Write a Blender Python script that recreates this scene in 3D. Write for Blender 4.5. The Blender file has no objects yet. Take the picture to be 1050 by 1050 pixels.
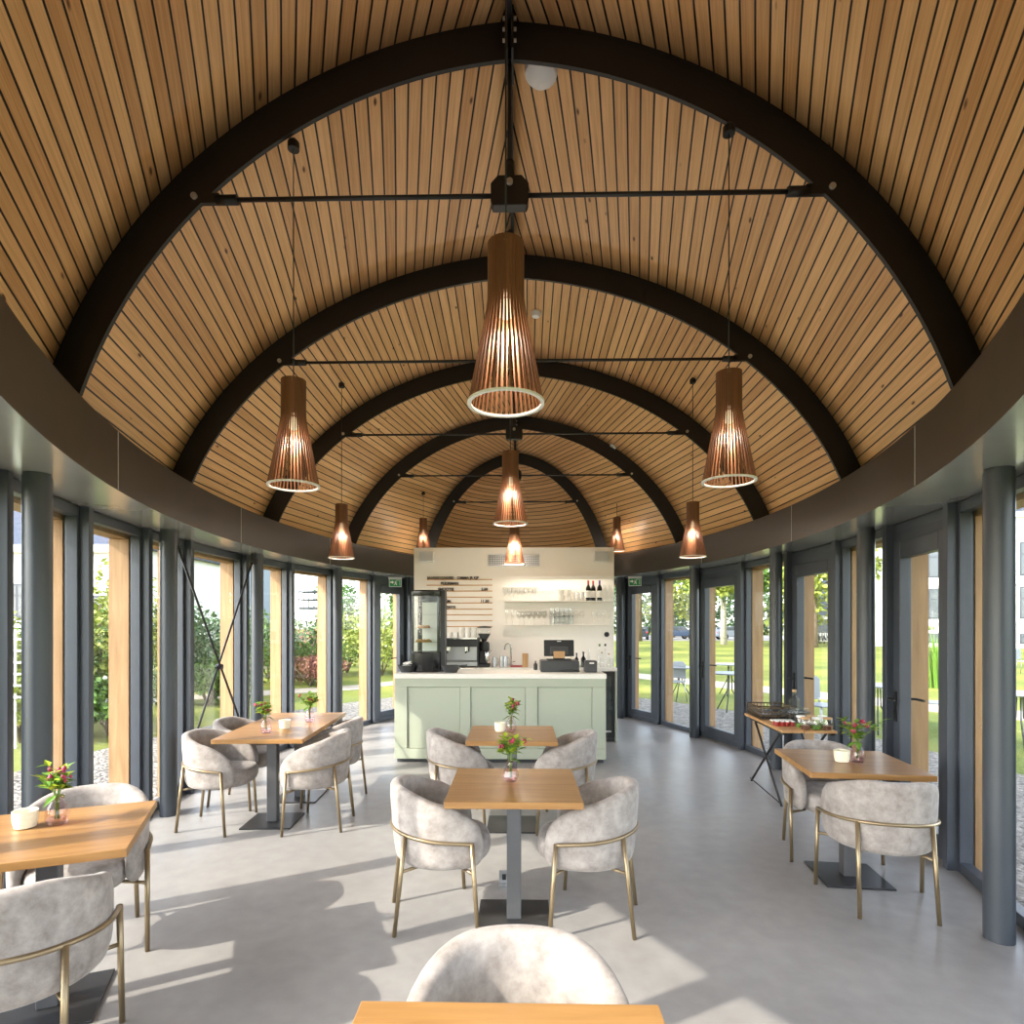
import bpy, math, random
from mathutils import Vector, Matrix
random.seed(7)
PI=math.pi
S=bpy.context.scene
COL=S.collection
# ------------------------------------------------------------------ helpers
class MB:
    def __init__(s): s.v=[]; s.f=[]; s.uv=None; s.mi=[]; s.cur=0; s.sm=[]; s.smooth=False
    def face(s,idx):
        s.f.append(tuple(idx)); s.mi.append(s.cur); s.sm.append(s.smooth)
    def verts(s,vs):
        b=len(s.v); s.v.extend([tuple(p) for p in vs]); return b
    def box(s,c,size,rz=0.0,M=None):
        hx,hy,hz=size[0]/2,size[1]/2,size[2]/2
        R=Matrix.Rotation(rz,3,'Z') if M is None else M
        vs=[]
        for z in (-hz,hz):
            for x,y in ((-hx,-hy),(hx,-hy),(hx,hy),(-hx,hy)):
                vs.append(Vector(c)+R@Vector((x,y,z)))
        b=s.verts(vs)
        for q in ((0,3,2,1),(4,5,6,7),(0,1,5,4),(1,2,6,5),(2,3,7,6),(3,0,4,7)): s.face([b+i for i in q])
        return s
    def bx(s,x0,x1,y0,y1,z0,z1): return s.box(((x0+x1)/2,(y0+y1)/2,(z0+z1)/2),(abs(x1-x0),abs(y1-y0),abs(z1-z0)))
    def tube(s,path,r,n=10,caps=True,closed=False):
        P=[Vector(p) for p in path]; rs=r if isinstance(r,(list,tuple)) else [r]*len(P)
        m=len(P); up=None; rings=[]; sm=s.smooth; s.smooth=True
        for i,p in enumerate(P):
            if closed: t=P[(i+1)%m]-P[i-1]
            elif i==0: t=P[1]-P[0]
            elif i==m-1: t=P[-1]-P[-2]
            else: t=(P[i+1]-P[i]).normalized()+(P[i]-P[i-1]).normalized()
            if t.length<1e-9: t=Vector((0,0,1))
            t.normalize()
            if up is None:
                up=Vector((0,0,1)) if abs(t.z)<.9 else Vector((1,0,0))
            a=up-t*up.dot(t)
            if a.length<1e-6: a=Vector((1,0,0))-t*t.x
            a.normalize(); up=a; b2=t.cross(a)
            rings.append(s.verts([p+(a*math.cos(2*PI*k/n)+b2*math.sin(2*PI*k/n))*rs[i] for k in range(n)]))
        for i in range(m if closed else m-1):
            A,B=rings[i],rings[(i+1)%m]
            for k in range(n):
                k2=(k+1)%n; s.face((A+k,A+k2,B+k2,B+k))
        if caps and not closed:
            s.smooth=False
            s.face([rings[0]+k for k in reversed(range(n))]); s.face([rings[-1]+k for k in range(n)])
        s.smooth=sm
        return s
    def lathe(s,prof,c=(0,0,0),n=24,caps=True):
        sm=s.smooth; s.smooth=True; P=[Vector(p) for p in prof]
        ring=lambda p:s.verts([(c[0]+p.x*math.cos(2*PI*k/n),c[1]+p.x*math.sin(2*PI*k/n),c[2]+p.y) for k in range(n)])
        A=ring(P[0]); first=A
        for i in range(len(P)-1):
            B=ring(P[i+1])
            for k in range(n):
                k2=(k+1)%n; s.face((A+k,A+k2,B+k2,B+k))
            last=B; A=B
            if i<len(P)-2:
                d0,d1=P[i+1]-P[i],P[i+2]-P[i+1]
                if d0.length>1e-6 and d1.length>1e-6 and d0.angle(d1)>.6: A=ring(P[i+1])   # hard edge
        if caps:
            s.smooth=False
            if prof[0][0]>1e-3: b=ring(P[0]); s.face([b+k for k in reversed(range(n))])
            if prof[-1][0]>1e-3: b=ring(P[-1]); s.face([b+k for k in range(n)])
        s.smooth=sm
        return s
    def lathe_open(s,prof,c=(0,0,0),n=24): return s.lathe(prof,c,n,False)
    def ball(s,c,r,n=12,sz=1.0):
        pr=[(max(1e-5,r*math.sin(PI*i/n)),-r*sz*math.cos(PI*i/n)) for i in range(n+1)]
        return s.lathe(pr,c,n=max(8,n))
    def prism(s,poly,a,b,axis='y'):
        # extrude 2D poly (list of (p,q)) between a and b along axis
        def mk(p,q,w):
            return (p,w,q) if axis=='y' else ((w,p,q) if axis=='x' else (p,q,w))
        n=len(poly); A=s.verts([mk(p,q,a) for p,q in poly]); B=s.verts([mk(p,q,b) for p,q in poly])
        for k in range(n):
            k2=(k+1)%n; s.face((A+k,A+k2,B+k2,B+k))
        s.face([A+k for k in reversed(range(n))]); s.face([B+k for k in range(n)])
        return s
    def grid(s,rows,closed=False,smooth=True):
        sm=s.smooth; s.smooth=smooth
        n=len(rows[0]); st=[s.verts(r) for r in rows]
        for i in range(len(rows)-1):
            for k in range(n if closed else n-1):
                k2=(k+1)%n; s.face((st[i]+k,st[i]+k2,st[i+1]+k2,st[i+1]+k))
        s.smooth=sm
        return st
    def leaf(s,p,d,up,L,W):
        d=Vector(d).normalized(); side=d.cross(Vector(up))
        if side.length<1e-4: side=d.cross(Vector((1,0,.2)))
        side.normalize(); nrm=side.cross(d); p=Vector(p)
        b=s.verts([p,p+d*L*.4+side*W*.5+nrm*W*.12,p+d*L-nrm*L*.08,p+d*L*.4-side*W*.5+nrm*W*.12,p+d*L*.45-nrm*W*.05])
        for q in ((0,1,4),(1,2,4),(2,3,4),(3,0,4)): s.face([b+i for i in q])
    def build(s,name,mat,parent=None,bevel=0,subsurf=0,loc=None,fix=False):
        me=bpy.data.meshes.new(name); me.from_pydata(s.v,[],s.f)
        mats=mat if isinstance(mat,(list,tuple)) else [mat]
        for m in mats: me.materials.append(m)
        me.polygons.foreach_set('material_index',s.mi); me.polygons.foreach_set('use_smooth',s.sm)
        me.update()
        if fix:
            import bmesh
            bm=bmesh.new(); bm.from_mesh(me); bmesh.ops.recalc_face_normals(bm,faces=bm.faces); bm.to_mesh(me); bm.free()
        o=bpy.data.objects.new(name,me); COL.objects.link(o)
        if parent: o.parent=parent
        if loc: o.location=loc
        if bevel:
            m=o.modifiers.new('bevel','BEVEL'); m.width=bevel; m.segments=2; m.limit_method='ANGLE'; m.angle_limit=.6
        if subsurf:
            m=o.modifiers.new('sub','SUBSURF'); m.levels=subsurf; m.render_levels=subsurf
        return o
def tag(o,label=None,cat=None,group=None,kind=None):
    if label: o['label']=label
    if cat: o['category']=cat
    if group: o['group']=group
    if kind: o['kind']=kind
    return o
def thing(name,label,cat,loc=(0,0,0),rz=0,group=None):
    o=bpy.data.objects.new(name,None); COL.objects.link(o); o.location=loc; o.rotation_euler=(0,0,rz)
    o.empty_display_size=.1
    return tag(o,label,cat,group)
def struct(o): o['kind']='structure'; return o
def dup(root,loc,rz,label=None,group=None):
    r=root.copy(); COL.objects.link(r); r.location=loc; r.rotation_euler=(0,0,rz)
    if label: r['label']=label
    if group: r['group']=group
    for ch in list(root.children):
        c=ch.copy(); COL.objects.link(c); c.parent=r
        for g in list(ch.children):
            d=g.copy(); COL.objects.link(d); d.parent=c
    return r
ORD=['first','second','third','fourth','fifth','sixth','seventh','eighth','ninth','tenth','eleventh','twelfth','thirteenth','fourteenth','fifteenth']
# ------------------------------------------------------------------ materials
def sr(r,g,b):
    f=lambda c:(c/255/12.92 if c/255<=.04045 else ((c/255+.055)/1.055)**2.4)
    return (f(r),f(g),f(b),1)
def new(name):
    m=bpy.data.materials.new(name); m.use_nodes=True; nt=m.node_tree
    return m,nt,nt.nodes['Principled BSDF']
def N(nt,t,**k):
    n=nt.nodes.new(t)
    for a,v in k.items(): setattr(n,a,v)
    return n
def pbr(name,col,rough=.5,metal=0,var=.0,scale=8,bump=0,spec=None,sheen=0,coords='Object',stretch=None,rvar=0,coat=0):
    m,nt,b=new(name)
    b.inputs['Base Color'].default_value=col; b.inputs['Roughness'].default_value=rough; b.inputs['Metallic'].default_value=metal
    if spec is not None: b.inputs['Specular IOR Level'].default_value=spec
    if sheen: b.inputs['Sheen Weight'].default_value=sheen; b.inputs['Sheen Roughness'].default_value=.4
    if coat: b.inputs['Coat Weight'].default_value=coat
    if var or bump or rvar:
        tc=N(nt,'ShaderNodeTexCoord'); mp=N(nt,'ShaderNodeMapping'); nt.links.new(tc.outputs[coords],mp.inputs[0])
        if stretch: mp.inputs['Scale'].default_value=stretch
        no=N(nt,'ShaderNodeTexNoise'); no.inputs['Scale'].default_value=scale; no.inputs['Detail'].default_value=6; no.inputs['Roughness'].default_value=.6
        nt.links.new(mp.outputs[0],no.inputs['Vector'])
        if var:
            r=N(nt,'ShaderNodeValToRGB'); e=r.color_ramp.elements
            e[0].position=.3; e[1].position=.7
            e[0].color=tuple(max(0,c*(1-var)) for c in col[:3])+(1,); e[1].color=tuple(min(1,c*(1+var)) for c in col[:3])+(1,)
            nt.links.new(no.outputs['Fac'],r.inputs[0]); nt.links.new(r.outputs[0],b.inputs['Base Color'])
        if bump:
            bp=N(nt,'ShaderNodeBump'); bp.inputs['Strength'].default_value=bump; bp.inputs['Distance'].default_value=.01
            nt.links.new(no.outputs['Fac'],bp.inputs['Height']); nt.links.new(bp.outputs[0],b.inputs['Normal'])
        if rvar:
            mr=N(nt,'ShaderNodeMapRange'); mr.inputs[1].default_value=.3; mr.inputs[2].default_value=.7
            mr.inputs[3].default_value=rough-rvar; mr.inputs[4].default_value=rough+rvar
            nt.links.new(no.outputs['Fac'],mr.inputs[0]); nt.links.new(mr.outputs[0],b.inputs['Roughness'])
    return m
def glassmat(name,tint=(.96,.97,.96),f0=.04,rough=.0,grazing=.6):
    """thin clear glass: transparent, with a Schlick reflection that is the same from both sides"""
    m=bpy.data.materials.new(name); m.use_nodes=True; nt=m.node_tree; nt.nodes.clear()
    out=N(nt,'ShaderNodeOutputMaterial'); mx=N(nt,'ShaderNodeMixShader'); tr=N(nt,'ShaderNodeBsdfTransparent'); gl=N(nt,'ShaderNodeBsdfGlossy'); ge=N(nt,'ShaderNodeNewGeometry')
    tr.inputs[0].default_value=tint+(1,); gl.inputs['Roughness'].default_value=rough
    dt=N(nt,'ShaderNodeVectorMath',operation='DOT_PRODUCT'); nt.links.new(ge.outputs['Incoming'],dt.inputs[0]); nt.links.new(ge.outputs['Normal'],dt.inputs[1])
    ab=N(nt,'ShaderNodeMath',operation='ABSOLUTE'); nt.links.new(dt.outputs['Value'],ab.inputs[0])
    om=N(nt,'ShaderNodeMath',operation='SUBTRACT'); om.inputs[0].default_value=1; nt.links.new(ab.outputs[0],om.inputs[1])
    pw=N(nt,'ShaderNodeMath',operation='POWER'); pw.inputs[1].default_value=5; nt.links.new(om.outputs[0],pw.inputs[0])
    ml=N(nt,'ShaderNodeMath',operation='MULTIPLY_ADD'); ml.inputs[1].default_value=grazing; ml.inputs[2].default_value=f0; ml.use_clamp=True; nt.links.new(pw.outputs[0],ml.inputs[0])
    nt.links.new(ml.outputs[0],mx.inputs[0]); nt.links.new(tr.outputs[0],mx.inputs[1]); nt.links.new(gl.outputs[0],mx.inputs[2]); nt.links.new(mx.outputs[0],out.inputs[0])
    return m
def emit(name,col,st):
    m=bpy.data.materials.new(name); m.use_nodes=True; nt=m.node_tree; nt.nodes.clear()
    o=N(nt,'ShaderNodeOutputMaterial'); e=N(nt,'ShaderNodeEmission'); e.inputs[0].default_value=col; e.inputs[1].default_value=st; nt.links.new(e.outputs[0],o.inputs[0])
    return m
def woodmat(name,c1,c2,rough=.5,scale=(1,12,12),plank=None,bump=.1,coat=0,seed=0):
    """oak / pine: stretched noise grain, optional plank (axis index, width) tone change"""
    m,nt,b=new(name); b.inputs['Roughness'].default_value=rough
    if coat: b.inputs['Coat Weight'].default_value=coat; b.inputs['Coat Roughness'].default_value=.2
    tc=N(nt,'ShaderNodeTexCoord'); mp=N(nt,'ShaderNodeMapping'); mp.inputs['Scale'].default_value=scale; mp.inputs['Location'].default_value=(seed,seed*2.3,seed*.7)
    nt.links.new(tc.outputs['Object'],mp.inputs[0])
    vec=mp.outputs[0]; add=None
    if plank:
        sp=N(nt,'ShaderNodeSeparateXYZ'); nt.links.new(tc.outputs['Object'],sp.inputs[0])
        dv=N(nt,'ShaderNodeMath',operation='DIVIDE'); dv.inputs[1].default_value=plank[1]; nt.links.new(sp.outputs[plank[0]],dv.inputs[0])
        fl=N(nt,'ShaderNodeMath',operation='FLOOR'); nt.links.new(dv.outputs[0],fl.inputs[0])
        wn=N(nt,'ShaderNodeTexWhiteNoise',noise_dimensions='1D'); nt.links.new(fl.outputs[0],wn.inputs['W'])
        va=N(nt,'ShaderNodeVectorMath',operation='MULTIPLY_ADD'); va.inputs[1].default_value=(9,9,9); nt.links.new(wn.outputs['Color'],va.inputs[0]); nt.links.new(mp.outputs[0],va.inputs[2]); vec=va.outputs[0]; add=wn.outputs['Value']
    no=N(nt,'ShaderNodeTexNoise'); no.inputs['Scale'].default_value=2.2; no.inputs['Detail'].default_value=5; no.inputs['Distortion'].default_value=.6
    nt.links.new(vec,no.inputs['Vector'])
    src=no.outputs['Fac']
    if add is not None:
        ma=N(nt,'ShaderNodeMath',operation='MULTIPLY_ADD'); ma.inputs[1].default_value=.28; nt.links.new(add,ma.inputs[0]); 
        sb=N(nt,'ShaderNodeMath',operation='SUBTRACT'); sb.inputs[1].default_value=.14; nt.links.new(src,sb.inputs[0]); nt.links.new(sb.outputs[0],ma.inputs[2]); src=ma.outputs[0]
    r=N(nt,'ShaderNodeValToRGB'); e=r.color_ramp.elements; e[0].position=.28; e[1].position=.72; e[0].color=c1; e[1].color=c2
    nt.links.new(src,r.inputs[0]); nt.links.new(r.outputs[0],b.inputs['Base Color'])
    if bump:
        bp=N(nt,'ShaderNodeBump'); bp.inputs['Strength'].default_value=bump; bp.inputs['Distance'].default_value=.003
        nt.links.new(no.outputs['Fac'],bp.inputs['Height']); nt.links.new(bp.outputs[0],b.inputs['Normal'])
    return m
M={}
M['steel']=pbr('dark_grey_metal',sr(63,68,75),.38,0,.05,3)
M['frame']=pbr('dark_aluminium',sr(63,68,77),.42,0,.05,3)
M['fascia']=pbr('fascia_metal',sr(66,61,57),.33,0,.08,1.5,rvar=.04)
M['soffit']=pbr('satin_soffit',sr(192,194,192),.22,.5,.06,2)
M['rib']=pbr('black_steel',sr(27,25,24),.5,0,.15,6)
M['rod']=pbr('rod_steel',sr(48,48,50),.4,.3)
M['bolt']=pbr('zinc_bolt',sr(200,198,190),.3,.7)
M['oak_post']=woodmat('exterior_larch',sr(136,102,64),sr(166,131,90),.6,(9,9,.8),bump=.15)
M['oak']=woodmat('oak_tabletop',sr(143,101,54),sr(167,125,74),.4,(1.2,13,13),plank=(1,.09),coat=.15,bump=.05)
M['oak_board']=woodmat('oak_plain',sr(178,130,80),sr(208,164,110),.5,(2,14,14))
M['walnut']=woodmat('lamp_veneer',sr(104,66,42),sr(136,92,62),.5,(10,10,1))
M['brass']=pbr('bronze_tube',sr(150,132,104),.34,.75,.06,10)
M['base']=pbr('black_plate',sr(46,46,48),.38,.3,.15,5)
M['pole']=pbr('grey_pole',sr(104,104,106),.34,.55,.06,6)
M['white']=pbr('white_paint',sr(248,243,236),.6,0,.01,3)
M['white_plastic']=pbr('white_plastic',sr(235,235,232),.45)
M['grey_plastic']=pbr('grey_plastic',sr(196,196,196),.5)
M['black']=pbr('black_plastic',sr(30,31,33),.42)
M['blackgloss']=pbr('black_gloss',sr(30,31,34),.25)
M['dkgrey']=pbr('anthracite',sr(58,60,62),.5,0,.1,12)
M['sage']=pbr('sage_lacquer',sr(172,178,159),.45,0,.02,2)
M['sage_groove']=pbr('sage_shadow_groove',sr(164,180,146),.5)
M['terrazzo']=pbr('terrazzo',sr(236,232,224),.3,0,.1,160)
M['chrome']=pbr('chrome',sr(215,215,215),.16,1)
M['steelbr']=pbr('brushed_steel',sr(180,180,180),.35,.9)
M['ceramic']=pbr('white_ceramic',sr(240,238,232),.25)
M['glass']=glassmat('window_glass',(.98,.99,.985),.025,0,.5)
M['clear']=glassmat('drinking_glass',(.97,.975,.97),.07,.02,.8)
M['tintglass']=glassmat('rose_glass',(.93,.85,.87),.06,.02,.8)
M['display_glass']=glassmat('display_glass',(.90,.95,.93),.05,.0,.8)
M['frost']=pbr('frosted_wax_glass',sr(238,230,205),.4,0,.08,60)
M['cork']=pbr('cork',sr(196,160,116),.8,0,.15,40)
M['green']=pbr('leaf_green',sr(92,132,40),.5,0,.3,30)
M['green_light']=pbr('leaf_lime',sr(158,178,44),.5,0,.25,30)
M['pink']=pbr('petal_pink',sr(160,44,74),.5,0,.35,40)
M['stem']=pbr('stem_green',sr(104,128,60),.5)
M['red']=pbr('red_jam',sr(150,40,32),.3,0,.2,60)
M['paper']=pbr('paper',sr(240,238,232),.7)
M['kraft']=pbr('kraft',sr(190,150,105),.7)
M['exit']=pbr('exit_green',sr(20,140,84),.4)
M['bulb']=emit('bulb_glow',(1,.74,.44,1),1.6)
M['ledwash']=emit('led_wash',(1,.9,.76,1),6)
M['bottle']=pbr('dark_bottle',sr(20,26,18),.08)
M['capred']=pbr('cap_red',sr(150,32,40),.35); M['cappurple']=pbr('cap_purple',sr(66,50,120),.35)
M['amber']=pbr('cake',sr(160,118,62),.7,0,.3,40)
M['copper']=pbr('smoke_brown',sr(110,66,44),.4)
M['rope']=pbr('netting_dark',sr(84,68,48),.7)
def fabric():
    m,nt,b=new('grey_velvet')
    tc=N(nt,'ShaderNodeTexCoord'); oi=N(nt,'ShaderNodeObjectInfo')
    ad=N(nt,'ShaderNodeVectorMath',operation='MULTIPLY_ADD'); ad.inputs[1].default_value=(1,1,1)
    nt.links.new(tc.outputs['Object'],ad.inputs[0]); nt.links.new(oi.outputs['Random'],ad.inputs[2])
    n1=N(nt,'ShaderNodeTexNoise'); n1.inputs['Scale'].default_value=14; n1.inputs['Detail'].default_value=7; n1.inputs['Roughness'].default_value=.68
    n2=N(nt,'ShaderNodeTexNoise'); n2.inputs['Scale'].default_value=420
    nt.links.new(ad.outputs[0],n1.inputs['Vector']); nt.links.new(tc.outputs['Object'],n2.inputs['Vector'])
    r=N(nt,'ShaderNodeValToRGB'); e=r.color_ramp.elements; e[0].position=.32; e[1].position=.66; e[0].color=sr(130,121,115); e[1].color=sr(172,163,157)
    nt.links.new(n1.outputs['Fac'],r.inputs[0]); nt.links.new(r.outputs[0],b.inputs['Base Color'])
    b.inputs['Roughness'].default_value=.85; b.inputs['Sheen Weight'].default_value=.25; b.inputs['Sheen Roughness'].default_value=.35
    bp=N(nt,'ShaderNodeBump'); bp.inputs['Strength'].default_value=.12; bp.inputs['Distance'].default_value=.002
    nt.links.new(n2.outputs['Fac'],bp.inputs['Height']); nt.links.new(bp.outputs[0],b.inputs['Normal'])
    return m
M['fabric']=fabric()
def concrete():
    m,nt,b=new('polished_concrete')
    tc=N(nt,'ShaderNodeTexCoord')
    n1=N(nt,'ShaderNodeTexNoise'); n1.inputs['Scale'].default_value=1.1; n1.inputs['Detail'].default_value=9; n1.inputs['Roughness'].default_value=.62; n1.inputs['Distortion'].default_value=.4
    n2=N(nt,'ShaderNodeTexNoise'); n2.inputs['Scale'].default_value=9; n2.inputs['Detail'].default_value=6
    for n in (n1,n2): nt.links.new(tc.outputs['Object'],n.inputs['Vector'])
    mx=N(nt,'ShaderNodeMix',data_type='FLOAT'); mx.inputs[0].default_value=.35
    nt.links.new(n1.outputs['Fac'],mx.inputs[2]); nt.links.new(n2.outputs['Fac'],mx.inputs[3])
    r=N(nt,'ShaderNodeValToRGB'); e=r.color_ramp.elements; e[0].position=.3; e[1].position=.72; e[0].color=sr(128,125,123); e[1].color=sr(158,155,152)
    nt.links.new(mx.outputs[0],r.inputs[0]); nt.links.new(r.outputs[0],b.inputs['Base Color'])
    mr=N(nt,'ShaderNodeMapRange'); mr.inputs[1].default_value=.3; mr.inputs[2].default_value=.7; mr.inputs[3].default_value=.3; mr.inputs[4].default_value=.46
    nt.links.new(n1.outputs['Fac'],mr.inputs[0]); nt.links.new(mr.outputs[0],b.inputs['Roughness'])
    return m
M['floor']=concrete()
RIB0=1.12; RSP=1.88
def ceilmat():
    m,nt,b=new('pine_slats')
    uv=N(nt,'ShaderNodeUVMap'); uv.uv_map='UVMap'
    sp=N(nt,'ShaderNodeSeparateXYZ'); nt.links.new(uv.outputs[0],sp.inputs[0])
    fl=N(nt,'ShaderNodeMath',operation='FLOOR'); nt.links.new(sp.outputs[1],fl.inputs[0])
    fr=N(nt,'ShaderNodeMath',operation='FRACT'); nt.links.new(sp.outputs[1],fr.inputs[0])
    z1=N(nt,'ShaderNodeMath',operation='SUBTRACT'); z1.inputs[1].default_value=RIB0; nt.links.new(sp.outputs[0],z1.inputs[0])
    z2=N(nt,'ShaderNodeMath',operation='DIVIDE'); z2.inputs[1].default_value=RSP; nt.links.new(z1.outputs[0],z2.inputs[0])
    z3=N(nt,'ShaderNodeMath',operation='FLOOR'); nt.links.new(z2.outputs[0],z3.inputs[0])
    cb=N(nt,'ShaderNodeCombineXYZ'); nt.links.new(fl.outputs[0],cb.inputs[0]); nt.links.new(z3.outputs[0],cb.inputs[1])
    wn=N(nt,'ShaderNodeTexWhiteNoise',noise_dimensions='2D'); nt.links.new(cb.outputs[0],wn.inputs['Vector'])
    # grain coordinates, moved per board
    gc=N(nt,'ShaderNodeCombineXYZ')
    gx=N(nt,'ShaderNodeMath',operation='MULTIPLY_ADD'); gx.inputs[1].default_value=37; nt.links.new(wn.outputs['Value'],gx.inputs[0]); nt.links.new(sp.outputs[0],gx.inputs[2])
    gy=N(nt,'ShaderNodeMath',operation='MULTIPLY'); gy.inputs[1].default_value=1.0; nt.links.new(sp.outputs[1],gy.inputs[0])
    nt.links.new(gx.outputs[0],gc.inputs[0]); nt.links.new(gy.outputs[0],gc.inputs[1])
    m1=N(nt,'ShaderNodeMapping'); m1.inputs['Scale'].default_value=(1.6,5,1); nt.links.new(gc.outputs[0],m1.inputs[0])
    n1=N(nt,'ShaderNodeTexNoise'); n1.inputs['Scale'].default_value=1.3; n1.inputs['Detail'].default_value=6; n1.inputs['Distortion'].default_value=.8; nt.links.new(m1.outputs[0],n1.inputs['Vector'])
    # knots
    m2=N(nt,'ShaderNodeMapping'); m2.inputs['Scale'].default_value=(2.6,.55,1); nt.links.new(gc.outputs[0],m2.inputs[0])
    vo=N(nt,'ShaderNodeTexVoronoi'); vo.inputs['Scale'].default_value=1.0; nt.links.new(m2.outputs[0],vo.inputs['Vector'])
    kr=N(nt,'ShaderNodeMapRange'); kr.inputs[1].default_value=.035; kr.inputs[2].default_value=.085; kr.inputs[3].default_value=1; kr.inputs[4].default_value=0; nt.links.new(vo.outputs['Distance'],kr.inputs[0])
    mm=N(nt,'ShaderNodeMath',operation='MULTIPLY_ADD'); mm.inputs[1].default_value=.42; nt.links.new(wn.outputs['Value'],mm.inputs[0])
    s2=N(nt,'ShaderNodeMath',operation='SUBTRACT'); s2.inputs[1].default_value=.21; nt.links.new(n1.outputs['Fac'],s2.inputs[0]); nt.links.new(s2.outputs[0],mm.inputs[2])
    r=N(nt,'ShaderNodeValToRGB'); e=r.color_ramp.elements; e[0].position=.2; e[1].position=.8; e[0].color=CEIL0; e[1].color=CEIL1
    nt.links.new(mm.outputs[0],r.inputs[0])
    kx=N(nt,'ShaderNodeMix',data_type='RGBA'); nt.links.new(kr.outputs[0],kx.inputs[0]); nt.links.new(r.outputs[0],kx.inputs[6]); kx.inputs[7].default_value=sr(96,58,30)
    # dark gap between boards
    ab=N(nt,'ShaderNodeMath',operation='SUBTRACT'); ab.inputs[1].default_value=.5; nt.links.new(fr.outputs[0],ab.inputs[0])
    aa=N(nt,'ShaderNodeMath',operation='ABSOLUTE'); nt.links.new(ab.outputs[0],aa.inputs[0])
    gp=N(nt,'ShaderNodeMapRange'); gp.inputs[1].default_value=.425; gp.inputs[2].default_value=.44; nt.links.new(aa.outputs[0],gp.inputs[0])
    gx2=N(nt,'ShaderNodeMix',data_type='RGBA'); nt.links.new(gp.outputs[0],gx2.inputs[0]); nt.links.new(kx.outputs[2],gx2.inputs[6]); gx2.inputs[7].default_value=sr(24,19,15)
    nt.links.new(gx2.outputs[2],b.inputs['Base Color'])
    iv=N(nt,'ShaderNodeMath',operation='SUBTRACT'); iv.inputs[0].default_value=1; nt.links.new(gp.outputs[0],iv.inputs[1])
    bp=N(nt,'ShaderNodeBump'); bp.inputs['Distance'].default_value=.012; bp.inputs['Strength'].default_value=.7; nt.links.new(iv.outputs[0],bp.inputs['Height']); nt.links.new(bp.outputs[0],b.inputs['Normal'])
    b.inputs['Roughness'].default_value=.42; b.inputs['Specular IOR Level'].default_value=.35
    return m
CEIL0=sr(196,146,94); CEIL1=sr(236,190,134)
M['ceiling']=ceilmat()
def lawnmat():
    m,nt,b=new('lawn_grass')
    tc=N(nt,'ShaderNodeTexCoord')
    n1=N(nt,'ShaderNodeTexNoise'); n1.inputs['Scale'].default_value=.35; n1.inputs['Detail'].default_value=4
    n2=N(nt,'ShaderNodeTexNoise'); n2.inputs['Scale'].default_value=30; n2.inputs['Detail'].default_value=4
    for n in (n1,n2): nt.links.new(tc.outputs['Object'],n.inputs['Vector'])
    mx=N(nt,'ShaderNodeMix',data_type='FLOAT'); mx.inputs[0].default_value=.4; nt.links.new(n1.outputs['Fac'],mx.inputs[2]); nt.links.new(n2.outputs['Fac'],mx.inputs[3])
    r=N(nt,'ShaderNodeValToRGB'); e=r.color_ramp.elements; e[0].position=.35; e[1].position=.68; e[0].color=sr(80,98,48); e[1].color=sr(148,146,70)
    nt.links.new(mx.outputs[0],r.inputs[0]); nt.links.new(r.outputs[0],b.inputs['Base Color']); b.inputs['Roughness'].default_value=.9; b.inputs['Specular IOR Level'].default_value=.1
    return m
M['lawn']=lawnmat()
def gravelmat():
    m,nt,b=new('pale_gravel')
    tc=N(nt,'ShaderNodeTexCoord'); vo=N(nt,'ShaderNodeTexVoronoi'); vo.inputs['Scale'].default_value=26; nt.links.new(tc.outputs['Object'],vo.inputs['Vector'])
    r=N(nt,'ShaderNodeValToRGB'); e=r.color_ramp.elements; e[0].color=sr(90,85,79); e[1].color=sr(156,149,140)
    sx=N(nt,'ShaderNodeSeparateColor'); nt.links.new(vo.outputs['Color'],sx.inputs[0]); nt.links.new(sx.outputs[0],r.inputs[0]); nt.links.new(r.outputs[0],b.inputs['Base Color'])
    bp=N(nt,'ShaderNodeBump'); bp.inputs['Distance'].default_value=.03; bp.inputs['Strength'].default_value=1; bp.invert=True; nt.links.new(vo.outputs['Distance'],bp.inputs['Height']); nt.links.new(bp.outputs[0],b.inputs['Normal'])
    b.inputs['Roughness'].default_value=.9
    return m
M['gravel']=gravelmat()
M['path']=pbr('path_paving',sr(166,155,138),.85,0,.1,6)
M['asphalt']=pbr('parking_paving',sr(150,146,142),.9,0,.1,3)
M['leaf_a']=pbr('foliage_mid',sr(92,124,48),.6,0,.5,1.2)
M['leaf_b']=pbr('foliage_dark',sr(62,92,48),.6,0,.5,1.2)
M['leaf_c']=pbr('foliage_yellow',sr(140,150,62),.6,0,.4,1.2)
M['leaf_red']=pbr('foliage_red',sr(120,72,56),.6,0,.4,1.2)
M['bark']=pbr('bark',sr(120,104,86),.9,0,.3,6)
M['bark_pale']=pbr('pale_bark',sr(186,178,164),.9,0,.3,5)
M['render_white']=pbr('white_render',sr(226,224,218),.8,0,.03,2)
M['grey_cladding']=pbr('grey_blue_cladding',sr(140,150,164),.7,0,.05,2)
M['slate']=pbr('slate_roof',sr(62,70,88),.7,0,.15,8)
M['winglass']=pbr('dark_window_glass',sr(86,92,98),.12)
M['brick']=pbr('brick_wall',sr(150,98,82),.85,0,.25,12)
M['car_dark']=pbr('car_paint_dark',sr(44,50,60),.25); M['car_silver']=pbr('car_paint_silver',sr(150,158,168),.25); M['car_blue']=pbr('car_paint_blue',sr(70,90,120),.25)
M['terrace']=pbr('terrace_grey',sr(138,143,148),.5)
M['rubber']=pbr('tyre',sr(28,28,28),.8); M['redlamp']=pbr('red_lamp',sr(190,50,50),.3)
M['soil']=pbr('soil_bank',sr(110,100,74),.95,0,.35,5)
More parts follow.
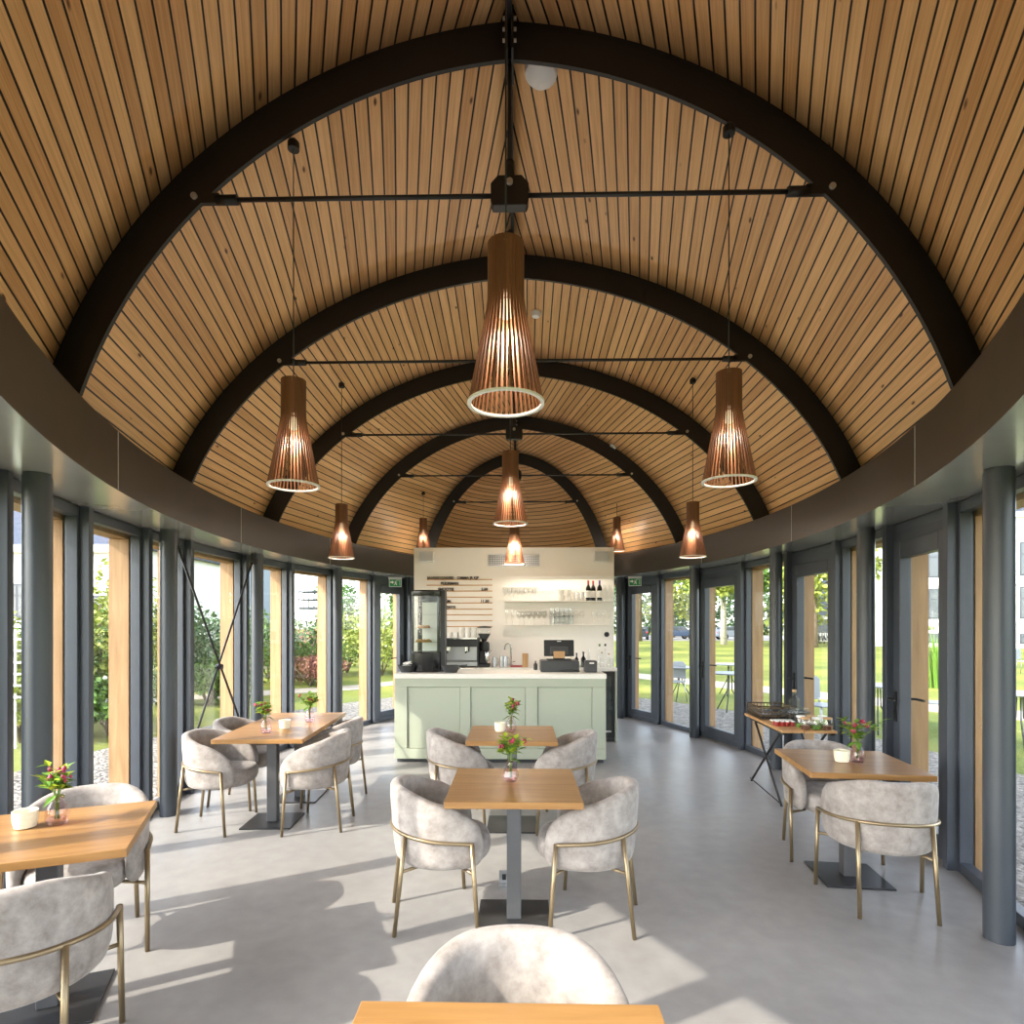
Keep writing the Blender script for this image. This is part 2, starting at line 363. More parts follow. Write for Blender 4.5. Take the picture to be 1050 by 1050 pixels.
M['stone']=pbr('stone',sr(170,162,150),.9,0,.2,6)

# ------------------------------------------------------------------ building geometry
AX=-.04; YC=6.0; EA=5.2; EB=2.73; ZS=2.45; ZF=2.81
RR=8.7; PHM=math.acos((RR-EB)/RR)
def ept(t,off=0.0):
    """plan: two arcs meeting in points at both ends; t like an ellipse angle"""
    t=(t+PI/2)%(2*PI)-PI/2; left=t>PI/2
    if left: t=PI-t
    ph=t/(PI/2)*PHM; c,s_=math.cos(ph),math.sin(ph)
    x=RR*c-(RR-EB)+c*off; y=RR*s_+s_*off
    if left: x=-x; c=-c
    return Vector((AX+x,YC+y)), Vector((c,s_))
def lat(Y):
    q=Y-YC
    return max(.02,math.sqrt(max(0,RR*RR-q*q))-(RR-EB))
def tfor(Y,off,side=1):
    lo,hi=-PI/2,PI/2
    for _ in range(50):
        m=(lo+hi)/2
        if ept(m,off)[0].y<Y: lo=m
        else: hi=m
    t=(lo+hi)/2
    return t if side>0 else PI-t
# floor + ground
NT=96
m=MB(); pts=[ept(2*PI*k/NT,.58)[0] for k in range(NT)]
m.prism([(p.x,p.y) for p in pts],-.12,0,'z'); struct(m.build('floor',M['floor']))
def annulus(name,mat,o0,o1,z,z2=None):
    m=MB(); A=[ept(2*PI*k/NT,o0)[0] for k in range(NT)]; B=[ept(2*PI*k/NT,o1)[0] for k in range(NT)]
    a=m.verts([(p.x,p.y,z) for p in A]); b=m.verts([(p.x,p.y,z) for p in B])
    for k in range(NT):
        k2=(k+1)%NT; m.face((a+k,b+k,b+k2,a+k2))
    return m.build(name,mat)
struct(annulus('trim_1',M['gravel'],.54,3.0,-.05))
m=MB(); s=180; NX=40
rows=[]
# lawn: large plane with ellipse hole is not needed, lies just under gravel
m.bx(-s,s,-60,s,-.5,-.08); struct(m.build('lawn',M['lawn']))
# ring beam: fascia and soffit (top level structure)
OV=.9
m=MB(); NB=160
rings=[]
for (o,z) in ((0,ZS),(0,ZF),(OV,ZF+.02),(OV,ZS)):
    rings.append([ept(2*PI*k/NB,o)[0].to_3d()+Vector((0,0,z)) for k in range(NB)])
for i in range(4):
    m.cur=0 if i in(0,1,2) else 1; m.smooth=(i in (0,2))
    a,b=m.verts(rings[i]),m.verts(rings[(i+1)%4])
    for k in range(NB):
        k2=(k+1)%NB; m.face((a+k,b+k,b+k2,a+k2))
ring=struct(m.build('trim_2',[M['fascia'],M['soffit']],fix=True))
# fine joints in the fascia
for k,Y in enumerate((3.55,5.9,8.0)):
    for sd in (1,-1):
        t=tfor(Y,0,sd); p,n=ept(t,-.001)
        mm=MB(); mm.box((p.x,p.y,(ZS+ZF)/2),(.004,.006,ZF-ZS-.01),math.atan2(n.y,n.x)); mm.build('panel_joint',M['grey_plastic'],ring)

# rib profile (normalised half width, height above ZF) circle fit of the gothic arch
import itertools
def circ3(a,b,c):
    ax,ay=a;bx,by=b;cx,cy=c
    d=2*(ax*(by-cy)+bx*(cy-ay)+cx*(ay-by))
    ux=((ax*ax+ay*ay)*(by-cy)+(bx*bx+by*by)*(cy-ay)+(cx*cx+cy*cy)*(ay-by))/d
    uy=((ax*ax+ay*ay)*(cx-bx)+(bx*bx+by*by)*(ax-cx)+(cx*cx+cy*cy)*(bx-ax))/d
    return ux,uy,math.hypot(ax-ux,ay-uy)
W1=2.17
cx,cz,cr=circ3((0,4.48),(1.53,3.80),(W1,2.81))
a_top=math.atan2(4.48-cz,0-cx); a_bot=math.atan2(2.81-cz,W1-cx)
NP=36
def prof(off,ext=0.0):
    """half-profile foot->apex, offset outwards, for rib half-width W1"""
    out=[]
    R=cr+off
    # find apex angle where x=0
    at=math.acos(max(-1,min(1,(0-cx)/R)))
    ab=a_bot-ext
    for i in range(NP+1):
        a=ab+(at-ab)*i/NP
        out.append((cx+R*math.cos(a),cz+R*math.sin(a)))
    return out
def sect(Y,off,ext=0.0):
    w=lat(Y); k=w/W1; P=prof(off,ext); res=[]
    for (x,z) in P:
        # only the inner width scales; the offset stays true to size near the foot
        f=x/(W1+off) if W1+off>0 else 0
        res.append((x*k+off*(1-k)*max(0,min(1,f)),z))
    return res
RIBD=.19; PITCH=.0785
RY=[RIB0+RSP*i for i in range(6)]
def ceiling():
    m=MB(); uvs=[]
    zones=[(RY[i],RY[i+1]) for i in range(5)]
    def addgrid(rows,uvr):
        st=[m.verts(r) for r in rows]; n=len(rows[0])
        for i in range(len(rows)-1):
            for k in range(n-1):
                m.face((st[i]+k,st[i]+k+1,st[i+1]+k+1,st[i+1]+k))
                uvs.extend([uvr[i][k],uvr[i][k+1],uvr[i+1][k+1],uvr[i+1][k]])
    for side in (1,-1):
        for zi,(ya,yb) in enumerate(zones):
            A=sect(ya,RIBD,.10); B=sect(yb,RIBD,.10); rows=[];uvr=[]
            for j in range(7):
                f=j/6; Y=ya+(yb-ya)*f; pr=[(a[0]*(1-f)+b[0]*f,a[1]*(1-f)+b[1]*f) for a,b in zip(A,B)]
                s=[0]
                for p,q in zip(pr,pr[1:]): s.append(s[-1]+math.hypot(q[0]-p[0],q[1]-p[1]))
                L=s[-1]
                rows.append([(AX+side*x,Y,z) for x,z in pr]); uvr.append([(Y+.0005*(1 if j==0 else (-1 if j==6 else 0)),q/PITCH+500*side) for q in s])
            addgrid(rows,uvr)
        # rounded ends
        for (Y,sg,dep) in ((RY[5],1,1.75),(RY[0],-1,1.2)):
            A=sect(Y,RIBD,.10); s=[0]
            for p,q in zip(A,A[1:]): s.append(s[-1]+math.hypot(q[0]-p[0],q[1]-p[1]))
            w=A[0][0]; rows=[];uvr=[]
            for j in range(13):
                f=PI/2*j/12
                rows.append([(AX+side*x*math.cos(f),Y+sg*dep*(x/w)*math.sin(f),z) for x,z in A])
                uvr.append([(Y+sg*(.01+w*f*.8),q/PITCH+500*side) for q in s])
            addgrid(rows,uvr)
    o=m.build('ceiling',M['ceiling'])
    ul=o.data.uv_layers.new(name='UVMap')
    for i,u in enumerate(uvs): ul.data[i].uv=u
    for p in o.data.polygons: p.use_smooth=True
    # roof build-up so that it has thickness outside
    md=o.modifiers.new('thick','SOLIDIFY'); md.thickness=.12; md.offset=1
    return struct(o)
ceil=ceiling()
# Solidify must grow outwards: make sure normals point down/inside
import bmesh
bm=bmesh.new(); bm.from_mesh(ceil.data)
for f in bm.faces:
    c=f.calc_center_median(); d=Vector((AX,max(RY[0],min(RY[5],c.y)),2.6))-c
    if f.normal.dot(d)<0: f.normal_flip()
bm.to_mesh(ceil.data); bm.free()
ceil.modifiers['thick'].offset=-1

# arch ribs
ribname=['nearest','second','third','fourth','farthest']
for i,Y in enumerate(RY):
    inn=sect(Y,0); out=sect(Y,RIBD)
    hasn=i>=1
    if i==0: lab='black steel roof arch right above the camera end'
    else: lab=['nearest black steel arch spanning the wooden ceiling, with the top bolts in view','second black steel arch from the front, crossing behind the big central lamp','third black steel arch from the front across the vault','fourth black steel arch from the front, just below the brown ceiling sensor','farthest and smallest black steel arch, above the white bar wall'][i-1]
    root=thing('roof_arch',lab,'arch',(AX,Y,ZF),0)
    apex=inn[-1][1]
    for sd in (1,-1):
        m=MB(); poly=[(sd*x,z-ZF) for x,z in inn]+[(sd*x,max(z,ZF+.0)-ZF) for x,z in reversed(out)]
        # quads strip instead of one big ngon
        n=len(inn)
        for y in (-.011,.011):
            a=m.verts([(sd*x,y,max(z,ZF)-ZF) for x,z in inn]); b=m.verts([(sd*x,y,max(z,ZF)-ZF) for x,z in out])
            for k in range(n-1): m.face((a+k,a+k+1,b+k+1,b+k) if (sd>0)==(y>0) else (a+k,b+k,b+k+1,a+k+1))
        for P in (inn,out):
            a=m.verts([(sd*x,-.011,max(z,ZF)-ZF) for x,z in P]); b=m.verts([(sd*x,.011,max(z,ZF)-ZF) for x,z in P])
            for k in range(n-1): m.face((a+k,a+k+1,b+k+1,b+k))
        m.build('arch_half',M['rib'],root,fix=True)
    # apex bolting plates
    for sd in (1,-1):
        m=MB(); m.bx(sd*.008,sd*.02,-.1,.1,apex-ZF-.03,apex-ZF+RIBD-.01); pl=m.build('apex_plate',M['rib'],root)
        for q in range(3):
            m=MB(); m.tube([(sd*.02,-.075,apex-ZF+.03+q*.055),(sd*.034,-.075,apex-ZF+.03+q*.055)],.008,8); m.build('bolt',M['bolt'],pl)
    # tie rod, node and hanger
    zt=3.80-ZF
    xt=None
    for (x,z) in inn:
        if z>=3.80: xt=x; break
    for sd in (1,-1):
        m=MB(); m.tube([(sd*.08,0,zt),(sd*(xt-.09),0,zt)],.0115,10); rd=m.build('tie_rod',M['rod'],root)
        m=MB(); m.tube([(sd*(xt-.15),0,zt),(sd*(xt-.04),0,zt)],.024,10); m.bx(sd*(xt-.06),sd*(xt+.06),-.012,.012,zt-.02,zt+.03); cl=m.build('clevis',M['rib'],root)
        m=MB(); m.tube([(sd*(xt+.065),-.011,zt+.012),(sd*(xt+.065),-.024,zt+.012)],.016,12); m.build('bolt',M['bolt'],cl)
    m=MB(); m.prism([(-.085,-.075),(.085,-.075),(.095,-.05),(.095,.035),(.06,.075),(-.06,.075),(-.095,.035),(-.095,-.05)],-.03,.03,'y')
    nd=m.build('rod_node',M['rib'],root,bevel=.004,loc=(0,0,zt+.01))
    m=MB(); m.tube([(0,-.03,.035),(0,-.045,.035)],.016,12); m.build('bolt',M['bolt'],nd)
    m=MB(); m.tube([(0,0,zt+.08),(0,0,apex-ZF-.01)],.012,10); m.tube([(0,0,zt+.08),(0,0,zt+.17)],.024,8); m.build('hanger_rod',M['rod'],root)
m=MB(); m.bx(AX-.012,AX+.012,RY[0]-.8,RY[5]+.3,4.60,4.69); struct(m.build('trim_3',M['rib']))

# ------------------------------------------------------------------ facade
MY=[-.50,.34,1.26,2.18,3.10,4.06,4.97,5.87,6.82,7.82,8.83,9.76,10.52,11.4,12.3]
sidew={1:'right',-1:'left'}
wn_=[0]; dn_=[0]; posts=[]
GO=.485
def MYS(side,i): return MY[i]-(.16 if (side<0 and i==7) else 0)
def v3(p,z): return Vector((p.x,p.y,z))
def bay(side,i):
    """one glazed bay between mullion i and i+1"""
    Ya,Yb=MYS(side,i),MYS(side,i+1)
    ta,tb=tfor(Ya,.36,side),tfor(Yb,.36,side)
    pa,na=ept(ta,GO); pb,nb=ept(tb,GO)
    d=(pb-pa); L=d.length; d.normalize(); n=Vector((-d.y,d.x)); mid=(pa+pb)/2
    if n.dot(mid-Vector((AX,YC)))<0: n=-n
    ang=math.atan2(d.y,d.x)
    # local frame: x along bay, y outward (may mirror), z up
    ysgn=1 if (Matrix.Rotation(ang,2)@Vector((0,1))).dot(n)>0 else -1
    door=(side==1 and i in (5,7,9,11)) or (side==-1 and i==11)
    if door: dn_[0]+=1; root=bpy.data.objects.new('door_%d'%dn_[0],None)
    else: wn_[0]+=1; root=bpy.data.objects.new('window_%d'%wn_[0],None)
    COL.objects.link(root); root.location=(mid.x,mid.y,0); root.rotation_euler=(0,0,ang); struct(root)
    h=L/2; f=.05; ftop=ZS-.005
    fm=MB(); e=.015
    def B(x0,x1,z0,z1,y0=-.035,y1=.035): fm.bx(x0,x1,y0*ysgn,y1*ysgn,z0,z1)
    B(-h+e,-h+e+f,0.0,ftop); B(h-e-f,h-e,0.0,ftop); B(-h+e+f,h-e-f,ftop-.07,ftop); B(-h+e+f,h-e-f,0.0,.07)
    fm.build('frame',M['frame'],root,bevel=.004)
    x0,x1,z0,z1=-h+e+f,h-e-f,.07,ftop-.07
    if door:
        hd=2.30
        fm=MB(); B(x0,x1,hd,z1); fm.build('head_panel',M['frame'],root)
        fm=MB(); g=.115
        B(x0+.004,x0+g,.075,hd-.004,-.055,.03); B(x1-g,x1-.004,.075,hd-.004,-.055,.03); B(x0+g,x1-g,hd-g-.02,hd-.004,-.055,.03); B(x0+g,x1-g,.075,.17,-.055,.03)
        leaf=fm.build('door_leaf',M['frame'],root,bevel=.006)
        # lever handle on the far stile
        hx=x1-g/2
        # far end in the photo is the larger world Y end = +x
        hm=MB(); hm.bx(hx-.016,hx+.016,-.068*ysgn,-.055*ysgn,.86,1.10)
        hm.tube([(hx,-.068*ysgn,1.04),(hx,-.115*ysgn,1.04),(hx-.02,-.118*ysgn,1.04),(hx-.125,-.118*ysgn,1.04)],.0095,8)
        hm.tube([(hx,.03*ysgn,1.04),(hx,.085*ysgn,1.04),(hx-.125,.09*ysgn,1.04)],.0095,8)
        hm.bx(hx-.016,hx+.016,.03*ysgn,.043*ysgn,.86,1.10)
        hm.tube([(hx,-.068*ysgn,.93),(hx,-.08*ysgn,.93)],.011,10)
        hm.build('handle',M['black'],leaf)
        x0+=g; x1-=g; z0=.17; z1=hd-g-.02
    gm=MB(); gm.bx(x0-.008,x1+.008,-.004,.004,z0-.008,z1+.008); gm.build('pane',M['glass'],root)
    return root,ang,ysgn
for side in (-1,1):
    for i in range(len(MY)):
        t=tfor(MYS(side,i),.36,side); p,n=ept(t,.465); a=math.atan2(n.y,n.x)
        m=MB(); m.box((p.x,p.y,ZS/2),(.155,.065,ZS-.002),a); o=m.build('trim_%d'%(4+i+(20 if side>0 else 0)),M['frame'],bevel=.004); struct(o)
        q,_=ept(t,.625)
        k=i-2
        if 1<=i<=12:
            m=MB(); m.bx(-.08,.08,-.0425,.0425,-.05,ZS-.10); 
            r=m.build('timber_post',M['oak_post'],None,bevel=.003); r.location=(q.x,q.y,0); r.rotation_euler=(0,0,a)
            tag(r,'pale timber post outside the %s glass wall, %s one from the camera end'%(sidew[side],ORD[i-1]),'post')
    for i in range(len(MY)-1):
        bay(side,i)
        # timber lintel outside, between posts
        p,_=ept(tfor(MYS(side,i),.36,side),.625); q,_=ept(tfor(MYS(side,i+1),.36,side),.625)
        d=q-p; mid=(p+q)/2
        m=MB(); L=d.length+.03; m.bx(-L/2,L/2,-.07,.07,ZS-.098,ZS-.004); o=m.build('trim_%d'%(50+i+(20 if side>0 else 0)),M['oak_post']); o.location=(mid.x,mid.y,0); o.rotation_euler=(0,0,math.atan2(d.y,d.x)); struct(o)
# round columns
CYS=[1.25,3.15,5.05,6.82,8.68,10.45]
for side in (-1,1):
    for i,Y in enumerate(CYS):
        p,_=ept(tfor(Y,.28,side),.28)
        m=MB(); m.lathe([(.068,0),(.068,ZS-.02),(.064,ZS-.02),(.064,ZS-.001)],(0,0,0),32); o=m.build('steel_column',M['steel']); o.location=(p.x,p.y,0)
        tag(o,'round dark grey steel column along the %s glass wall, %s one from the camera end'%(sidew[side],ORD[i]),'column')
# cross bracing between columns on the left
pa,_=ept(tfor(CYS[2],.28,-1),.28); pb,_=ept(tfor(CYS[3],.28,-1),.28)
d2=(pb-pa).normalized(); inn_=Vector((1,0))
br=thing('cross_brace','thin steel cross of two rods between columns behind the far left table','brace',((pa.x+pb.x)/2,(pa.y+pb.y)/2,0),0)
o0=Vector((br.location.x,br.location.y,0))
A0=v3(pa+d2*.09,.06)-o0; A1=v3(pa+d2*.09,ZS-.09)-o0; B0=v3(pb-d2*.09,.06)-o0; B1=v3(pb-d2*.09,ZS-.09)-o0
off=Vector((.014,0,0))
m=MB(); m.tube([A1+off,B0+off],.011,8); m.build('rod',M['rod'],br)
m=MB(); m.tube([A0-off,B1-off],.011,8); m.build('rod',M['rod'],br)
mid=(A0+B1)/2; m=MB(); m.tube([mid-Vector((.03,0,0)),mid+Vector((.03,0,0))],.028,12); m.build('hub',M['rod'],br)
for q in (A0,A1,B0,B1):
    zz=.05 if q.z>1 else -.05
    m=MB(); m.box(q+Vector((0,0,zz)),(.03,.09,.10),0); m.tube([q+Vector((-.035,0,0)),q+Vector((.035,0,0))],.03,12); m.build('bracket',M['rod'],br)

# ------------------------------------------------------------------ chairs
def chair_shell():
    R=.246; th=.036; fl=.185; cx0=.0
    half=PI/2*R; tot=half+fl; NS=24
    rows=[]
    def sm(a,b,x):
        t=max(0,min(1,(x-a)/(b-a))); return t*t*(3-2*t)
    ss=[-tot+2*tot*k/(2*NS) for k in range(2*NS+1)]
    for s in ss:
        a=abs(s); sg=1 if s>=0 else -1
        if a<=half:
            ph=a/R; c=Vector((cx0-R*math.cos(ph),sg*R*math.sin(ph))); nrm=Vector((-math.cos(ph),sg*math.sin(ph)))
        else:
            x=a-half; c=Vector((cx0+x,sg*(R-.02*(x/fl)**2))); nrm=Vector((0,sg))
        zt=.768-.08*sm(.10,.42,a)-.075*sm(.36,tot-.03,a); zb=.345; k=1.0
        e=(a-(tot-.10))/.10
        if e>0:
            q=1-math.sqrt(max(0,1-e*e)); zt-=.125*q; zb+=.05*q; k=1-.62*q
        lean=.030*(1-sm(.1,.55,a)*.8)
        tck=th*k; zz=lambda z:lean*(z-.4)/.36
        loop=[(-tck*.4,zb+.005),(tck*.35,zb),(tck*.85,zb+.022),(tck,zb+.06),(tck*1.04,(zb+zt)/2),(tck,zt-.03*k),(tck*.7,zt-.007),(0,zt),(-tck*.7,zt-.009),(-tck,zt-.035*k),(-tck,(zb+zt)/2+.02*k),(-tck,zb+.05*k)]
        rows.append([(c.x+nrm.x*(o+zz(z)),c.y+nrm.y*(o+zz(z)),z) for o,z in loop])
    m=MB(); st=m.grid(rows,closed=True)
    n=len(rows[0]); m.smooth=True
    m.face([st[0]+k for k in range(n)]); m.face([st[-1]+k for k in reversed(range(n))])
    return m
def seat_cushion():
    m=MB(); rows=[]; n=32
    def outline(k,sc):
        a=2*PI*k/n; c,s=math.cos(a),math.sin(a)
        e=.62 if c>0 else .9
        x=.02+.235*math.copysign(abs(c)**e,c)*sc*(1.0 if c>0 else .93); y=.218*math.copysign(abs(s)**.75,s)*sc
        return x,y
    for sc,z in ((.55,.335),(.82,.34),(.94,.36),(1.0,.40),(1.0,.44),(.97,.468),(.86,.483),(.5,.49),(.15,.492)):
        rows.append([(*outline(k,sc),z) for k in range(n)])
    st=m.grid(rows,closed=True); m.smooth=True
    m.face([st[0]+k for k in reversed(range(n))]); m.face([st[-1]+k for k in range(n)])
    return m
def make_chair(label):
    t=thing('velvet_armchair',label,'chair',group=None)
    chair_shell().build('backrest',M['fabric'],t,subsurf=1,fix=True)
    seat_cushion().build('seat',M['fabric'],t,subsurf=1,fix=True)
    # bronze ring around the shell
    path=[]; R=.296; fl=.115
    for k in range(-24,25):
        f=k/24; a=f*(PI/2*R+fl); ab=abs(a); sg=1 if a>=0 else -1
        if ab<=PI/2*R: ph=ab/R; p=(-R*math.cos(ph),sg*R*math.sin(ph))
        else: p=(ab-PI/2*R,sg*R)
        path.append((p[0],p[1],.535-.045*abs(f)**1.5))
    m=MB(); m.tube(path,.0105,8); m.build('back_rail',M['brass'],t)
    for sg in (1,-1):
        m=MB(); m.tube([(.112,sg*.296,.497),(.145,sg*.300,.0)],[.0125,.0115],10); m.build('leg',M['brass'],t)
        m=MB(); m.tube([(-.228,sg*.190,.528),(-.285,sg*.198,.0)],[.0125,.0115],10); m.build('leg',M['brass'],t)
        m=MB(); m.tube([(.122,sg*.297,.335),(.06,sg*.18,.338)],.009,8); m.build('stretcher',M['brass'],t)
        m=MB(); m.tube([(-.248,sg*.193,.335),(-.12,sg*.13,.342)],.009,8); m.build('stretcher',M['brass'],t)
    return t
D=math.radians
chairs=[ # x,y,heading(deg),label
 (0,1.45,-90,'grey velvet armchair facing the camera behind the sunlit front table'),
 (-0.41,3.36,12,'grey velvet armchair at the left of the centre table with the gem-shaped vase'),
 (0.37,3.36,168,'grey velvet armchair at the right of the centre table with the gem-shaped vase'),
 (-0.45,4.94,10,'grey velvet armchair on the left of the small table right before the green counter'),
 (0.345,4.89,170,'grey velvet armchair on the right of the small table right before the green counter'),
 (-2.41,4.83,2,'grey velvet armchair on the window side of the long left table, nearest the camera'),
 (-1.68,4.85,181,'grey velvet armchair on the aisle side of the long left table, nearest the camera'),
 (-2.49,5.47,0,'grey velvet armchair on the window side of the long left table, behind the cross rods'),
 (-1.76,5.54,176,'grey velvet armchair on the aisle side of the long left table, second from the camera'),
 (-2.19,2.95,-65,'grey velvet armchair by the left windows behind the table with pink flowers'),
 (-1.84,2.16,115,'grey velvet armchair with its back turned at the lower left corner of the room'),
 (2.15,3.60,80,'grey velvet armchair with its back to the camera at the right-hand table'),
 (2.2,4.27,-94,'grey velvet armchair on the far side of the right-hand table, half hidden by the tabletop'),
]
c0=None
for x,y,h,lab in chairs:
    if c0 is None: c0=make_chair(lab); c0.location=(x,y,0); c0.rotation_euler=(0,0,D(h)); c0['group']='grey velvet armchairs at the tables'
    else: dup(c0,(x,y,0),D(h),lab)
# ------------------------------------------------------------------ tables
def make_table(label,w,d):
    t=thing('pedestal_table',label,'table',group='oak tables with square steel pedestals')
    m=MB(); m.bx(-w/2,w/2,-d/2,d/2,.715,.75); m.build('tabletop',M['oak'],t,bevel=.003)
    m=MB(); m.bx(-.04,.04,-.04,.04,.012,.70); m.bx(-.15,.15,-.15,.15,.70,.715); m.build('pedestal',M['pole'],t,bevel=.004)
    m=MB(); m.bx(-.2,.2,-.2,.2,0,.012); m.build('base_plate',M['base'],t,bevel=.002)
    return t
tabs=[(-.02,1.05,0,'square oak table at the bottom edge of the picture, in full sun'),
 (-.02,3.32,0,'square oak table in the centre of the room, bearing only the gem-shaped vase'),
 (-.045,4.86,0,'square oak table standing right before the green counter'),
 (-2.03,4.90,3,'oak table on the left pushed against another, its near half with the rose vase'),
 (-2.065,5.60,3,'oak table on the left pushed against another, its far half nearer the counter'),
 (-2.01,2.515,-157+180,'oak table at the left edge in full sun with pink flowers on it'),
 (2.15,3.92,-6.5,'oak table by the right-hand windows with a flower vase and candle glass')]
t0=None
for x,y,a,lab in tabs:
    if t0 is None: t0=make_table(lab,.70,.70); t0.location=(x,y,0); t0.rotation_euler=(0,0,D(a))
    else: dup(t0,(x,y,0),D(a),lab)
# ------------------------------------------------------------------ vases, flowers, candles
def vase(x,y,label,style,h=.12):
    if style=='gem': pr=[(.012,.0),(.034,.004),(.048,.035),(.040,.065),(.022,.095),(.020,.11),(.026,.125)]; n=8
    else: pr=[(.012,0),(.036,.003),(.043,.018),(.045,.05),(.036,.085),(.024,.105),(.023,.115),(.030,.13)]; n=24
    t=thing('bud_vase',label,'vase',(x,y,.75))
    m=MB(); m.lathe_open(pr,n=n)
    b=m.verts([(0,0,0)]); 
    for k in range(n): m.face((b,k,(k+1)%n))
    if style=='gem': m.sm=[False]*len(m.sm)
    m.build('glass_body',M['tintglass'],t)
    m=MB(); m.lathe([(.006,.0045),(.033 if style!='gem' else .03,.006),(.036,.03)],n=16); m.build('water',M['tintglass'],t)
    return t
def bouquet(x,y,z,label,seed,scale=1.0):
    rnd=random.Random(seed); t=thing('flower_bouquet',label,'flowers',(x,y,z))
    st=MB(); lf=MB(); ll=MB(); bl=MB()
    for k in range(11):
        a=rnd.random()*2*PI; sp=rnd.uniform(.1,.8); h=rnd.uniform(.06,.135)*scale
        base=Vector((rnd.uniform(-.008,.008),rnd.uniform(-.008,.008),-.10)); neck=Vector((.008*math.cos(a),.008*math.sin(a),.0)); tip=neck+Vector((math.cos(a)*sp*h,math.sin(a)*sp*h,h))
        st.tube([base,neck,(neck+tip)/2+Vector((0,0,.01)),tip],.0016,5)
        for q in range(8):
            f=rnd.uniform(.3,1.1); p=neck.lerp(tip,f); b=rnd.random()*2*PI
            d=Vector((math.cos(b),math.sin(b),rnd.uniform(-.3,.8))); (lf if (k+q)%2 else ll).leaf(p,d,(0,0,1),rnd.uniform(.04,.068)*scale,rnd.uniform(.024,.038)*scale)
        if k%2==0:
            for q in range(4): bl.ball(tip+Vector((rnd.uniform(-.012,.012),rnd.uniform(-.012,.012),rnd.uniform(-.016,.006))),rnd.uniform(.005,.010)*scale,6,1.35)
    for q in range(3):
        b=rnd.random()*2*PI; lf.leaf((0,0,.01),(math.cos(b),math.sin(b),-.45),(0,0,1),.085*scale,.036*scale)
    st.build('stems',M['stem'],t); lf.build('leaves',M['green'],t); ll.build('young_leaves',M['green_light'],t); bl.build('blossoms',M['pink'],t)
    return t
def candle(x,y,label,rot=0):
    t=thing('candle_glass',label,'candle holder',(x,y,.75))
    m=MB(); m.lathe([(.030,0),(.040,.004),(.046,.03),(.048,.075),(.044,.075),(.041,.03),(.0001,.012)],n=24); m.build('frosted_cup',M['frost'],t)
    m=MB(); m.lathe([(.034,.013),(.036,.045),(.0001,.045)],n=20); m.build('wax',M['ceramic'],t)
    return t
V=[(-.04,3.36,'gem','faceted rose glass bud vase alone on the centre table','loose pink and green posy in the faceted vase on the centre table',None,None),
   (-.055,4.92,'round','small rose glass vase on the table before the green counter','pink and green posy on the table before the green counter',(-.145,4.93),'white candle glass on the table before the green counter'),
   (-2.06,4.83,'round','rose glass vase on the near half of the long left table','leafy posy on the near half of the long left table',(-1.985,5.03),'white candle glass between the two posies on the long left table'),
   (-1.90,5.40,'round','clear purple vase on the far half of the long left table','taller leafy posy on the far half of the long left table',None,None),
   (-2.045,2.60,'round','rose glass vase in the sun at the left edge table','bright pink and lime posy casting a shadow on the left edge table',(-2.155,2.56),'white candle glass glowing in the sun on the left edge table'),
   (2.19,3.88,'round','purple glass vase on the right-hand window table','lime and pink posy on the right-hand window table',(2.095,3.89),'cream candle glass on the right-hand window table')]
for i,(x,y,stl,lv,lb,cp,lc) in enumerate(V):
    vase(x,y,lv,stl); bouquet(x,y,.75+.125,lb,i+3,1.0 if i!=5 else 1.1)
    if cp: candle(cp[0],cp[1],lc)

# ------------------------------------------------------------------ pendant lamps
def make_pendant(label):
    t=thing('pendant_lamp',label,'lamp',group='slatted wooden pendant lamps')
    Hh=.54; rn=.055; rb=.122; nk=.19
    ns=40; m=MB()
    for k in range(ns):
        a=2*PI*k/ns; w=.0078; d=.007
        def pt(r,z,s,o): 
            e=Vector((math.cos(a),math.sin(a),0)); tt=Vector((-e.y,e.x,0)); p=e*(r+o)+tt*(w/2*s); return (p.x,p.y,z)
        prof_=[(rn,Hh),(rn,Hh-nk*.6),(rn+.001,Hh-nk),(rn+.010,Hh-nk-.06),(rb,0.0)]
        rows=[[pt(r,z,-1,d),pt(r,z,1,d),pt(r,z,1,0),pt(r,z,-1,0)] for r,z in prof_]
        st=[m.verts(r) for r in rows]
        for i in range(len(rows)-1):
            for q in range(4):
                q2=(q+1)%4; m.face((st[i]+q,st[i]+q2,st[i+1]+q2,st[i+1]+q))
        m.face([st[0]+q for q in range(4)]); m.face([st[-1]+q for q in range(4)])
    m.build('slatted_shade',M['walnut'],t,fix=True)
    m=MB(); m.lathe([(rb-.004,-.004),(rb+.009,-.004),(rb+.009,.004),(rb-.004,.004),(rb-.004,-.004)],n=40,caps=False); m.build('rim_ring',M['white_plastic'],t)
    m=MB(); m.lathe_open([(rn-.003,Hh-.02),(rn-.003,Hh-nk+.01)],n=24); m.lathe([(.0001,Hh-.02),(rn-.002,Hh-.02)],n=24); m.build('inner_sleeve',M['walnut'],t)
    m=MB(); m.lathe([(.018,Hh-.02),(.018,Hh-nk+.02)],n=12); sk=m.build('socket',M['white_plastic'],t)
    m=MB(); m.ball((0,0,Hh-nk-.03),.034,10); m.build('bulb',M['bulb'],sk)
    return t
